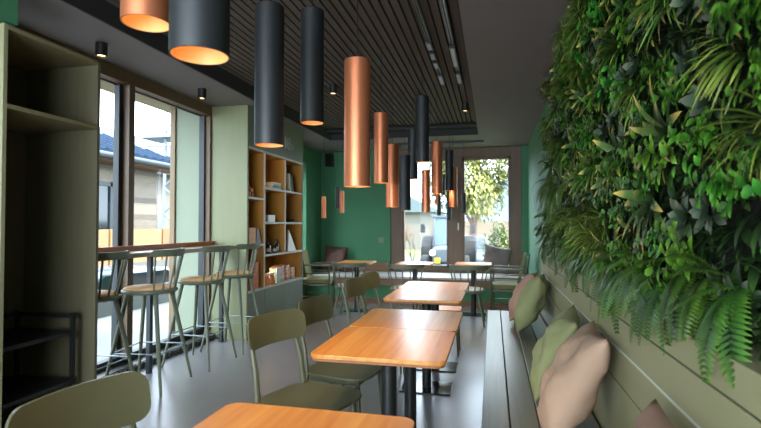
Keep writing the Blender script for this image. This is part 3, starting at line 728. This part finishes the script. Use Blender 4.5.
track(-.325, [(4.1, .5), (4.85, .3)], 'right one of two black ceiling tracks, beside the ceiling edge')

# ------------------------------------------------------------------ wall things
sp = empty('wall_speaker', (-3.0, 8.8, 2.42), 'small black loudspeaker high on the far green wall', 'speaker')
box((-3.08, 8.76, 2.42), (-2.94, 8.899, 2.66)).build('cabinet', 'black', sp, .008)
M['mesh'] = mat('speaker_grille', rgb(14, 14, 15), .9, bump=.3, bscale=300)
box((-3.07, 8.754, 2.43), (-2.95, 8.7595, 2.65)).build('grille', 'mesh', sp, .003)
sw = empty('wall_socket', (-2.02, 8.9, 1.03), 'small pale wall socket on the far green wall', 'socket')
box((-2.07, 8.889, .98), (-1.97, 8.899, 1.08)).build('plate', 'socket', sw, .003)
MB().lathe([(.028, -.004), (.028, .0)], 20).xf(Matrix.Translation((-2.02, 8.885, 1.03)) @ Matrix.Rotation(R(90), 4, 'X')).build('insert', 'black', sw)

# ------------------------------------------------------------------ living wall
lw = empty('living_wall', (.6, 2.4, 1.05), 'dense vertical garden of ferns, grasses and variegated leaves on the right wall', 'plant wall')
LY0, LY1, LZ0, LZ1 = -.6, 4.82, 1.08, 2.69
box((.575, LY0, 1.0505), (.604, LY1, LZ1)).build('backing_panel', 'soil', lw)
def leaf(mb, p, d, nrm, L, w, bend=.4, seg=4, tipw=.0, fold=.25, r=0.0):
    """one leaf strip: starts at p along d, bends away from nrm (drooping), UV v runs to the tip"""
    d = d.normalized(); side = d.cross(nrm)
    if side.length < 1e-4: side = d.orthogonal()
    side.normalize(); up = side.cross(d).normalized()
    base = len(mb.v); pos = Vector(p); dirv = d.copy(); q = Quaternion(side, -bend / seg)
    for i in range(seg + 1):
        t = i / seg; ww = w * (sin(pi * min(1, .12 + t * .88)) ** .8) / 2 if i < seg else 0.0005
        f = up * (ww * fold)
        mb.v += [tuple(pos - side * ww + f), tuple(pos), tuple(pos + side * ww + f)]
        mb.uv += [(r, t)] * 3
        dirv = q @ dirv; up = q @ up; pos = pos + dirv * (L / seg)
    for i in range(seg):
        a = base + i * 3; mb.f += [(a, a + 1, a + 4, a + 3), (a + 1, a + 2, a + 5, a + 4)]
def newmb():
    m = MB(); m.uv = []; return m
# local plant frame: +Z out of the wall, +Y up
def rdir(rnd, amin, amax, updn=None):
    a = rnd.uniform(amin, amax); b = rnd.uniform(0, 2 * pi)
    v = Vector((sin(a) * cos(b), sin(a) * sin(b), cos(a)))
    return v
def p_grass(seed):
    rnd = random.Random(seed); m = newmb()
    for i in range(46):
        d = rdir(rnd, .2, 1.2); d.y += .35
        leaf(m, (rnd.uniform(-.015, .015), rnd.uniform(-.015, .015), 0), d, Vector((0, -1, .3)) * -1, rnd.uniform(.13, .25), rnd.uniform(.007, .012), rnd.uniform(.8, 1.8), 6, r=rnd.random())
    return m
def p_varieg(seed):
    rnd = random.Random(seed); m = newmb(); k0 = rnd.uniform(0, 6)
    for i in range(15):
        b = k0 + i * 2.4; a = .25 + i * .075
        d = Vector((sin(a) * cos(b), sin(a) * sin(b), cos(a)))
        leaf(m, d * .015, d, Vector((0, .25, 1)), rnd.uniform(.11, .17), rnd.uniform(.024, .034), rnd.uniform(.5, 1.1), 5, r=rnd.random())
    return m
def p_sprig(seed):
    rnd = random.Random(seed); m = newmb()
    for s_ in range(9):
        d = rdir(rnd, .1, 1.1); L = rnd.uniform(.08, .16)
        for k in range(7):
            p = d * (L * (k + 1) / 7); b = rnd.uniform(0, 6.28)
            dd = (d * .5 + Vector((cos(b), sin(b), rnd.uniform(0, .6)))).normalized()
            leaf(m, p, dd, Vector((0, .3, 1)), rnd.uniform(.03, .05), rnd.uniform(.018, .028), .5, 3, r=rnd.random())
    return m
def p_dark(seed):
    rnd = random.Random(seed); m = newmb(); k0 = rnd.uniform(0, 6)
    for i in range(16):
        b = k0 + i * 2.4; a = .2 + i * .075
        d = Vector((sin(a) * cos(b), sin(a) * sin(b), cos(a)))
        leaf(m, d * .02, d, Vector((0, .2, 1)), rnd.uniform(.05, .08), rnd.uniform(.026, .036), .6, 4, fold=.1, r=rnd.random())
    return m
def frond(m, p, d, nrm, L, w, bend, rnd, n=22):
    d = d.normalized(); side = d.cross(nrm).normalized(); up = side.cross(d).normalized(); q = Quaternion(side, -bend / n); pos = Vector(p); r = rnd.random()
    for i in range(n):
        t = i / n; ll = w * (sin(pi * (.10 + .86 * t)) ** .7) * .5
        for sg in (-1, 1):
            ld = (side * sg + d * .35).normalized()
            leaf(m, pos, ld, up, ll, min(.012, L / n * .95), .25, 2, fold=.05, r=r)
        d = q @ d; up = q @ up; pos = pos + d * (L / n)
def p_fern(seed, Lk=1.0):
    rnd = random.Random(seed); m = newmb()
    for i in range(9):
        b = rnd.uniform(-2.9, -.25) if i < 7 else rnd.uniform(0, 3.1); a = rnd.uniform(.35, 1.1)
        d = Vector((sin(a) * cos(b), sin(a) * sin(b) * .7, cos(a)))
        frond(m, (0, 0, 0), d, Vector((0, 1, .35)), rnd.uniform(.22, .34) * Lk, rnd.uniform(.085, .12) * Lk, rnd.uniform(.9, 1.7), rnd)
    return m
kinds = {'grass_tuft': (p_grass, 'grass'), 'variegated_plant': (p_varieg, 'varieg'), 'leafy_sprig': (p_sprig, 'sprig'), 'dark_rosette': (p_dark, 'darkleaf'), 'fern': (p_fern, 'fern')}
protos = {}
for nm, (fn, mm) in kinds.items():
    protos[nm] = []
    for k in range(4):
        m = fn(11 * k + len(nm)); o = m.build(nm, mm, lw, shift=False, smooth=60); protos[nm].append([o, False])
def plant(nm, y, z, out, rot, sc, oz=.72):
    pr = random.choice(protos[nm])
    if pr[1]: o = pr[0].copy(); COL.objects.link(o)
    else: o = pr[0]; pr[1] = True
    # local +Z -> world -X, local +Y -> world +Z, local X -> world Y*(-1)
    mtx = Matrix(((0, 0, -1), (-1, 0, 0), (0, 1, 0))).to_4x4()
    o.matrix_local = Matrix.Translation((out - .6, y - 2.4, z - 1.05)) @ mtx @ Matrix.Rotation(rot, 4, 'Z') @ Matrix.Diagonal((sc, sc, sc * oz, 1))
    return o
rnd = random.Random(5)
cnt = {}
def put(nm, *a):
    if cnt.get(nm, 0) >= 98: nm = 'leafy_sprig' if cnt.get('leafy_sprig', 0) < 98 else 'dark_rosette'
    if cnt.get(nm, 0) >= 98: return
    cnt[nm] = cnt.get(nm, 0) + 1; plant(nm, *a)
# patches: the photo shows grass in the middle band, variegated leaves at the top near end, ferns hanging at the foot
y = .45
y = 1.2
while y < 4.8:
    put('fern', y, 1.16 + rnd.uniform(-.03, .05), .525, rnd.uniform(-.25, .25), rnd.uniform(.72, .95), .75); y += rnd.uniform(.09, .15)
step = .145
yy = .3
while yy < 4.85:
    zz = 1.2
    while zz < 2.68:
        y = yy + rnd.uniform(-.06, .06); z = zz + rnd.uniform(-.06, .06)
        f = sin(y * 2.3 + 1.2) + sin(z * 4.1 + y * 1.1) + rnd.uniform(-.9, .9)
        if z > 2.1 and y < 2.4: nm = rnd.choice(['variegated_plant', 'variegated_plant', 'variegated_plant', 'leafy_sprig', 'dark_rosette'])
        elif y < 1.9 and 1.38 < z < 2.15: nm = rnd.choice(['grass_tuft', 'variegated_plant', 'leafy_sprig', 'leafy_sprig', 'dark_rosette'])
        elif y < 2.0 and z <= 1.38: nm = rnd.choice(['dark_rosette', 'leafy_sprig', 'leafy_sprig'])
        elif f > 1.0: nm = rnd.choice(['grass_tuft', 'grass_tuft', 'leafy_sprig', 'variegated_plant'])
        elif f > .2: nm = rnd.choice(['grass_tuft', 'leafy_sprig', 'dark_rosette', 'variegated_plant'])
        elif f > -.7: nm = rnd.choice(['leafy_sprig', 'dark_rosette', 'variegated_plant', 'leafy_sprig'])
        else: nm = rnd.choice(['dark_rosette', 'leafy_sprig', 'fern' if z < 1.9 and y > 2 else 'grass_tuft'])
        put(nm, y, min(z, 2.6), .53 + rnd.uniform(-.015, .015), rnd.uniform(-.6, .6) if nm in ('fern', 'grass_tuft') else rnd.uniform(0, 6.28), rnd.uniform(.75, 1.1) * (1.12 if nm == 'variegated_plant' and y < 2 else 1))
        zz += step
    yy += step
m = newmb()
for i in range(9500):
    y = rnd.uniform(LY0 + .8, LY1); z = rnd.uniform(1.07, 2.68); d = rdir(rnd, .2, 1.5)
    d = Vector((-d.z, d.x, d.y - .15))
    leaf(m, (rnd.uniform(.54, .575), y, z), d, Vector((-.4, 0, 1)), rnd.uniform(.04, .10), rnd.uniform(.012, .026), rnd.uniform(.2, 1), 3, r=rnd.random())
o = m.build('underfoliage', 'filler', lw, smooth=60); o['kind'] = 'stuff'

# ------------------------------------------------------------------ outside, left
M['pave'] = mat('outdoor_paving', org(186, 184, 178), .8, var=.06, vscale=(1, 1, 1))
M['conc'] = mat('outdoor_concrete', org(150, 150, 144), .85, var=.08, vscale=(2, 2, 2))
M['lawn'] = mat('lawn', org(140, 168, 80), .9, var=.25, vscale=(6, 6, 6), bump=.5, bscale=30)
M['siding'] = wood_mat('grey_wood_siding', org(112, 102, 90), org(190, 172, 150), plank=.14, axis=2, rough=.7, grain=(3, 3, 30), pvar=.9)
M['tile'] = mat('blue_roof_tile', org(62, 82, 108), .9, spec=.05, var=.12, vscale=(6, 6, 6))
M['soffit'] = mat('soffit_wood', org(150, 108, 72), .7, var=.1, vscale=(2, 20, 2))
M['corten'] = wood_mat('rust_orange_planter', org(176, 112, 66), org(222, 168, 112), plank=1.1, axis=1, rough=.7, grain=(2, 2, 3), pvar=.9)
M['overhang'] = mat('pale_overhang', rgb(160, 148, 122), .9, spec=.1); M['frosted'] = mat('pale_outer_panel', rgb(138, 146, 128), .8, spec=.1)
M['tanwood'] = mat('tan_outer_post', org(206, 172, 128), .6, var=.1, vscale=(20, 20, 2))
M['carblue'] = mat('blue_car_paint', org(120, 150, 178), .25, coat=.6); M['carwhite'] = mat('silver_car_paint', org(206, 210, 212), .25, coat=.6); M['carglass'] = mat('car_window', org(40, 52, 60), .08); M['tyre'] = mat('tyre', org(26, 26, 26), .8)
M['facade'] = mat('white_facade', org(170, 164, 154), .8); M['darkroof'] = mat('dark_gable_roof', org(96, 100, 106), .7)
struct(box((-5.6, -3, -.2), (-3.5, 14, -.05)), 'terrace', 'pave')
struct(box((-60, -30, -.9), (-5.76, 60, -.8)), 'street', 'pave')
struct(box((-5.75, -3, -.8), (-5.6, 14, .28)), 'trim_4', 'conc')
struct(box((-4.05, .5, 2.75), (-3.37, 5.6, 2.95)), 'trim_5', 'overhang')
struct(box((-3.66, 5.125, -.05), (-3.34, 5.139, 2.748)), 'trim_6', 'frosted')
tag(box((-3.73, 5.10, -.05), (-3.665, 5.18, 2.745)).build('outer_post', 'tanwood', None, .003), 'tan wooden post outside the right end of the left window', 'post')
struct(box((-7.9, 2, -.8), (-7.5, 22, .5)), 'trim_7', 'conc')
y = 4.0; i = 0
cols = ['the rust-orange planter box farthest left outside the left window', 'rust-orange planter box outside behind the window mullion', 'bright orange planter box in the middle of the large left pane', 'orange planter box under the siding wall in the large left pane', 'pale orange planter box right of centre outside the left window', 'brownish planter box near the tan post outside']
for i in range(6):
    ya = 5.2 + i * 1.62
    p = empty('planter_box', (-7.7, ya + .78, .5), cols[i], 'planter', 'rust-coloured planter boxes outside')
    s = MB(); s.box((-7.88, ya, .501), (-7.84, ya + 1.56, 1.22)); s.box((-7.56, ya, .501), (-7.52, ya + 1.56, 1.22)); s.box((-7.84, ya, .501), (-7.56, ya + .04, 1.22)); s.box((-7.84, ya + 1.52, .501), (-7.56, ya + 1.56, 1.22)); s.box((-7.84, ya + .04, .501), (-7.56, ya + 1.52, 1.1))
    s.build('box', 'corten', p)
def bush(name, c, r, n, label, m='fern', L=.1, seed=1, stem=True, cat='shrub'):
    rnd = random.Random(seed); t = empty(name, (c[0], c[1], c[2] - r[2]), label, cat)
    b = newmb()
    for i in range(n):
        v = Vector((rnd.gauss(0, 1), rnd.gauss(0, 1), rnd.gauss(0, 1))).normalized(); k = rnd.uniform(.55, 1) * (1 + .18 * sin(5 * v.x + 3 * v.z + seed) + .12 * sin(9 * v.y + 7 * v.z))
        p = Vector((c[0] + v.x * r[0] * k, c[1] + v.y * r[1] * k, c[2] + v.z * r[2] * k))
        leaf(b, p, v + Vector((rnd.uniform(-.8, .8), rnd.uniform(-.8, .8), rnd.uniform(-.8, .8))), Vector((0, 0, 1)), L * rnd.uniform(.6, 1.3), L * .5, .4, 2, r=rnd.random())
    b.build('foliage', m, t, smooth=0)
    return t
M['ltree'] = leaf_mat('yellowgreen_tree_leaf', org(150, 158, 70), org(184, 190, 92), org(214, 214, 130), .6)  # light yellow-green leaf colour
M['lbush'] = leaf_mat('green_bush_leaf', org(96, 130, 60), org(126, 160, 76), org(160, 186, 100), .6)  # mid-green leaf colour
M['twig'] = mat('dry_twig', org(184, 158, 130), .8); M['bark'] = mat('tree_bark', org(150, 112, 78), .9, bump=.5, bscale=20)
t = bush('potted_shrub', (-7.7, 14.1, 1.3), (.22, .35, .22), 500, 'green leafy shrub in the brownish planter outside the left window', 'lbush', .1, 3)
t = bush('flowering_shrub', (-4.9, 4.55, .48), (.3, .4, .42), 900, 'bright green shrub on the paving outside, seen between the first bar stools', 'lbush', .09, 4)
MB().tube([(-4.9, 4.55, -.05), (-4.9, 4.55, .4)], .02, 6).build('stem', 'bark', t)
# neighbour house
nh = empty('neighbour_house', (-10, 8, -.8), 'timber-clad neighbouring house with blue-grey tiled roof outside the left window', 'house')
box((-14, 0, -.8), (-8.62, 11.25, 2.79)).build('wall', 'siding', nh)
s = MB(); s.add([(-8.0, -1, 2.88), (-8.0, 11.9, 2.88), (-11.3, 9.4, 4.25), (-11.3, -1, 4.25), (-14.6, 11.9, 2.88), (-14.6, -1, 2.88),
                 (-8.0, -1, 2.80), (-8.0, 11.9, 2.80), (-14.6, 11.9, 2.80), (-14.6, -1, 2.80)],
                [(0, 1, 2, 3), (1, 4, 2), (3, 2, 4, 5), (0, 6, 7, 1), (1, 7, 8, 4), (6, 9, 8, 7)]); s.build('roof', 'tile', nh, smooth=0)
s = MB()
for i in range(42):            # tile courses as raised ribs down the slope
    y = -.8 + i * .3; k = 1 if y < 9.4 else max(.05, 1 - (y - 9.4) / 2.5)
    s.tube([(-8.0, y, 2.91), (-8.0 - 3.3 * k, y, 2.91 + 1.37 * k)], .05, 6)
for j in range(9):
    k = j / 9; x = -8.0 - 3.3 * k; s.box((x - .02, -1, 2.88 + 1.37 * k), (x + .02, 11.9 - 2.5 * k, 2.925 + 1.37 * k))
s.build('roof_tile_courses', 'tile', nh)
MB().tube([(-7.95, -1, 2.80), (-7.95, 11.9, 2.80)], .07, 10).build('gutter', 'sashgrey', nh)
box((-8.62, -1, 2.70), (-8.05, 11.9, 2.79)).build('eave_soffit', 'soffit', nh)
for ya, yb in ((6.2, 7.4), (7.75, 9.75)):
    d = MB(); d.box((-8.66, ya, -.8), (-8.56, ya + .16, 2.3)); d.box((-8.66, yb - .16, -.8), (-8.56, yb, 2.3)); d.box((-8.66, ya, 2.2), (-8.56, yb, 2.3)); d.box((-8.66, (ya + yb) / 2 - .06, -.8), (-8.56, (ya + yb) / 2 + .06, 2.2)); f = d.build('door_frame', 'sashgrey', nh)
    box((-8.619, ya + .16, -.8), (-8.60, yb - .16, 2.2)).build('pane', 'carglass', f, shift=False).location = (-nh.location)
# farther white house with gable and mast
fh = empty('far_white_house', (-17, 22, -.8), 'white house with dark gable roof farther off outside the left window', 'house')
box((-22, 17, -.8), (-13, 27, 3.4)).build('wall', 'facade', fh)
MB().prism([(-22.6, 3.3), (-12.4, 3.3), (-17.5, 5.8)], 1, 16.6, 27).build('roof', 'darkroof', fh)
for i in range(3): box((-13.05, 18 + i * 2.6, 1.4), (-12.97, 19.1 + i * 2.6, 2.8)).build('window', 'carglass', fh)
box((-17.2, 16.9, 4.3), (-16.2, 17.0, 5.0)).build('window', 'carglass', fh)
M['mast'] = mat('pale_metal_mast', org(170, 186, 204), .5)
ms = empty('lattice_mast', (-10.75, 15, -.8), 'pale metal lattice mast with platforms above the blue roof', 'mast')
s = MB()
for dx in (-.3, .3):
    for dy in (-.3, .3): s.tube([(-10.75 + dx, 15 + dy, -.8), (-10.75 + dx * .7, 15 + dy * .7, 5.3)], .05, 6)
for k in range(12):
    z = -.6 + k * .46; e = 1 if k % 2 else -1; q = .26; X_, Y_ = -10.75, 15
    for (ax, ay, bx, by) in ((-q, -q, q, -q), (q, -q, q, q)):
        a_, b_ = ((X_ + ax, Y_ + ay), (X_ + bx, Y_ + by)) if e > 0 else ((X_ + bx, Y_ + by), (X_ + ax, Y_ + ay))
        s.tube([(a_[0], a_[1], z), (b_[0], b_[1], z + .46)], .025, 5)
s.build('lattice', 'mast', ms)
for z in (3.6, 4.3):
    s = MB(); s.box((-11.8, 14.5, z), (-9.9, 15.6, z + .06))
    for k in range(9): s.tube([(-11.8 + .237 * k, 14.5, z), (-11.8 + .237 * k, 14.5, z + .4)], .02, 5)
    s.tube([(-11.8, 14.5, z + .4), (-9.9, 14.5, z + .4)], .025, 5); s.build('platform', 'mast', ms)
# cars
def car(x, y, z, rz, paint, label):
    t = empty('car', (0, 0, 0), label, 'car')
    prof = [(-2.05, .25), (2.05, .25), (2.1, .55), (1.95, .78), (1.05, .88), (.45, 1.36), (-1.1, 1.40), (-1.8, .95), (-2.1, .85), (-2.12, .5)]
    b = MB().prism([(a, z_) for a, z_ in prof], 1, -.86, .86); b.build('body', paint, t, .06)
    g = MB(); g.prism([(.93, .90), (.42, 1.30), (-1.05, 1.33), (-1.6, .95)], 1, -.875, .875); g.build('side_windows', 'carglass', t)
    g = MB(); g.add([(1.03, -.72, .93), (1.03, .72, .93), (.5, .66, 1.345), (.5, -.66, 1.345)], [(0, 1, 2, 3)]); 
    g = MB().prism([(1.06, .90), (1.0, .90), (.44, 1.34), (.50, 1.34)], 1, -.74, .74); g.build('windscreen', 'carglass', t)
    for sx in (-1.3, 1.3):
        for sy in (-.80, .80):
            w = MB().lathe([(.1, -.1), (.3, -.1), (.32, -.07), (.32, .07), (.3, .1), (.1, .1)], 24, cap0=True, cap1=True).xf(Matrix.Translation((sx, sy, .32)) @ Matrix.Rotation(R(90), 4, 'X')); w.build('wheel', 'tyre', t)
    for sy in (-.6, .6): box((2.0, sy - .16, .58), (2.11, sy + .16, .70)).build('headlight', 'white', t, .02)
    t.location = (x, y, z); t.rotation_euler = (0, 0, R(rz)); return t
car(-6.61, 7.4, -.8, 90, 'carblue', 'blue car parked outside the left window, seen through the stool spindles')
car(-6.61, 12.6, -.8, 90, 'carwhite', 'silver car parked outside beyond the blue one')
# ------------------------------------------------------------------ outside, far
struct(box((-60, 9.25, -.35), (60, 90, -.2)), 'garden_ground', 'lawn')
M['gravel'] = mat('pale_gravel_yard', org(150, 138, 122), .9, var=.1, vscale=(3, 3, 3))
struct(box((-14, 9.25, -.2), (-.4, 22, -.17)), 'yard', 'gravel')
M['stone'] = mat('garden_stone_wall', org(196, 172, 150), .85, var=.15, vscale=(3, 3, 6))
gw = box((-3, 24, -.2), (9, 24.3, 1.5)).build('garden_wall', 'stone'); tag(gw, 'pale pinkish garden wall behind the tree at the far window', 'wall')
tr = bush('garden_tree', (-.95, 21, 3.6), (2.1, 1.7, 1.8), 12000, 'large yellow-green leafy tree filling the right far window pane', 'ltree', .2, 9, cat='tree')
MB().tube([(-.75, 21, -.2), (-.8, 21, 1.0), (-.7, 21, 2.4)], [.2, .16, .1], 10).build('trunk', 'bark', tr)
for q in ((-1.8, 20.6, 3.0), (.1, 21.2, 3.0), (-.6, 20.4, 3.9)): MB().tube([(-.8, 21, 1.3), q], [.08, .03], 8).build('branch', 'bark', tr)
b2 = bush('garden_bush', (.17, 13.4, .62), (.38, .38, .72), 2600, 'rounded green bush on the lawn in the right far window pane', 'lbush', .09, 12)
MB().tube([(.17, 13.4, -.2), (.17, 13.4, .5)], .04, 8).build('stem', 'bark', b2)
# bare shrub of twigs
rnd = random.Random(21); bs = empty('bare_shrub', (-2.75, 14, -.2), 'bare tan twiggy shrub outside the left far window pane', 'shrub')
s = MB()
def twig(p, d, L, r, k):
    e = p + d * L; s.tube([p, (p + e) / 2 + Vector((rnd.uniform(-.05, .05),) * 3), e], [r, r * .8, r * .55], 5, cap=False)
    if k:
        for _ in range(3): twig(p + d * L * rnd.uniform(.5, 1), (d + Vector((rnd.uniform(-.7, .7), rnd.uniform(-.7, .7), rnd.uniform(-.2, .6)))).normalized(), L * .72, r * .6, k - 1)
for i in range(13): twig(Vector((-2.75 + rnd.uniform(-.6, .6), 14 + rnd.uniform(-.5, .5), -.2)), Vector((rnd.uniform(-.5, .5), rnd.uniform(-.4, .4), 1)).normalized(), .75, .022, 3)
s.build('twigs', 'twig', bs)
# distant house with sloping roof and hills
h2 = empty('distant_house', (-8, 32, -.2), 'pale house with grey-green sloping roof behind the shrub at the far window', 'house')
box((-12, 30, -.2), (-3.4, 36, 2.3)).build('wall', 'facade', h2)
M['groof'] = mat('greygreen_roof', org(120, 140, 142), .6)
MB().prism([(-12.6, 2.1), (-2.9, 2.1), (-8.4, 4.6)], 1, 29.6, 36.4).build('roof', 'groof', h2)
M['hill'] = mat('blue_hill', org(120, 146, 170), .9, var=.12, vscale=(.1, .1, .1))
hl = MB(); n = 40; vs = []; fs = []
for i in range(n + 1):
    x = -60 + 120 * i / n; hgt = 7.5 + 2.2 * sin(i * .35) + 1.2 * sin(i * .9 + 1)
    vs += [(x, 88, -.2), (x, 100, hgt), (x, 118, -.2)]
for i in range(n): a = i * 3; fs += [(a, a + 3, a + 4, a + 1), (a + 1, a + 4, a + 5, a + 2)]
hl.add(vs, fs); struct(hl, 'hills', 'hill')
# tractor
M['tbody'] = mat('bluegrey_tractor_paint', org(120, 134, 148), .4); M['yel'] = mat('yellow_paint', org(222, 196, 70), .4)
tr2 = empty('tractor', (-1.2, 13.2, -.17), 'blue-grey tractor with mirror, lamp and yellow parts behind the left far pane', 'tractor')
TX, TY, TZ = -1.2, 13.2, -.17
box((TX - .36, TY - 1.0, TZ + .62), (TX + .36, TY + .5, TZ + 1.12)).build('hood', 'tbody', tr2, .08)
box((TX - .40, TY - 1.05, TZ + .30), (TX + .40, TY - .8, TZ + .60)).build('front_weight', 'tbody', tr2, .05)
cbm = MB()
for dx in (-.5, .5):
    for dy in (.45, 1.5): cbm.tube([(TX + dx, TY + dy, TZ + .8), (TX + dx * .9, TY + dy, TZ + 2.05)], .035, 8)
cbm.box((TX - .55, TY + .4, TZ + 2.05), (TX + .55, TY + 1.6, TZ + 2.15)); cbm.box((TX - .52, TY + .45, TZ + .75), (TX + .52, TY + 1.5, TZ + 1.15)); cbm.build('cab', 'tbody', tr2, .02)
M['cabg'] = mat('cab_window', org(150, 176, 186), .1, coat=.5)
box((TX - .44, TY + .46, TZ + 1.16), (TX + .44, TY + 1.45, TZ + 2.04)).build('cab_glass', 'cabg', tr2)
for dx in (-.62, .62):
    MB().lathe([(.15, -.13), (.40, -.13), (.43, -.09), (.43, .09), (.40, .13), (.15, .13)], 28, cap0=True, cap1=True).xf(Matrix.Translation((TX + dx * 1.0, TY - .55, TZ + .43)) @ Matrix.Rotation(R(90), 4, 'Y')).build('wheel', 'tyre', tr2)
    MB().lathe([(.001, -.14), (.2, -.14), (.2, .14), (.001, .14)], 20).xf(Matrix.Translation((TX + dx * 1.0, TY - .55, TZ + .43)) @ Matrix.Rotation(R(90), 4, 'Y')).build('wheel_rim', 'yel', tr2)
    MB().lathe([(.2, -.2), (.66, -.2), (.72, -.14), (.72, .14), (.66, .2), (.2, .2)], 28, cap0=True, cap1=True).xf(Matrix.Translation((TX + dx * 1.15, TY + 1.1, TZ + .72)) @ Matrix.Rotation(R(90), 4, 'Y')).build('wheel', 'tyre', tr2)
    MB().tube([(TX + dx * .9, TY + .5, TZ + 1.75), (TX + dx * 1.35, TY + .4, TZ + 1.75)], .015, 6).build('mirror_arm', 'black', tr2)
    box((TX + dx * 1.35 - .08, TY + .36, TZ + 1.55), (TX + dx * 1.35 + .08, TY + .42, TZ + 1.85)).build('mirror', 'black', tr2, .02)
    MB().lathe([(.002, -.06), (.09, -.06), (.10, 0), (.05, .08)], 20).xf(Matrix.Translation((TX + dx * .55, TY - 1.05, TZ + .95)) @ Matrix.Rotation(R(-90), 4, 'X')).build('headlight', 'white', tr2)
box((TX - .3, TY - 1.08, TZ + .62), (TX - .1, TY - 1.01, TZ + .80)).build('bracket', 'yel', tr2, .01); box((TX + .1, TY - 1.08, TZ + .36), (TX + .3, TY - 1.055, TZ + .5)).build('bracket', 'yel', tr2, .01)
cc = car(-.95, 17.0, -.17, -78, 'carblue', 'blue car parked beyond the mullion in the right far pane')
cc.scale = (.8, .85, .8)
tr2.scale = (.82, .82, .82)
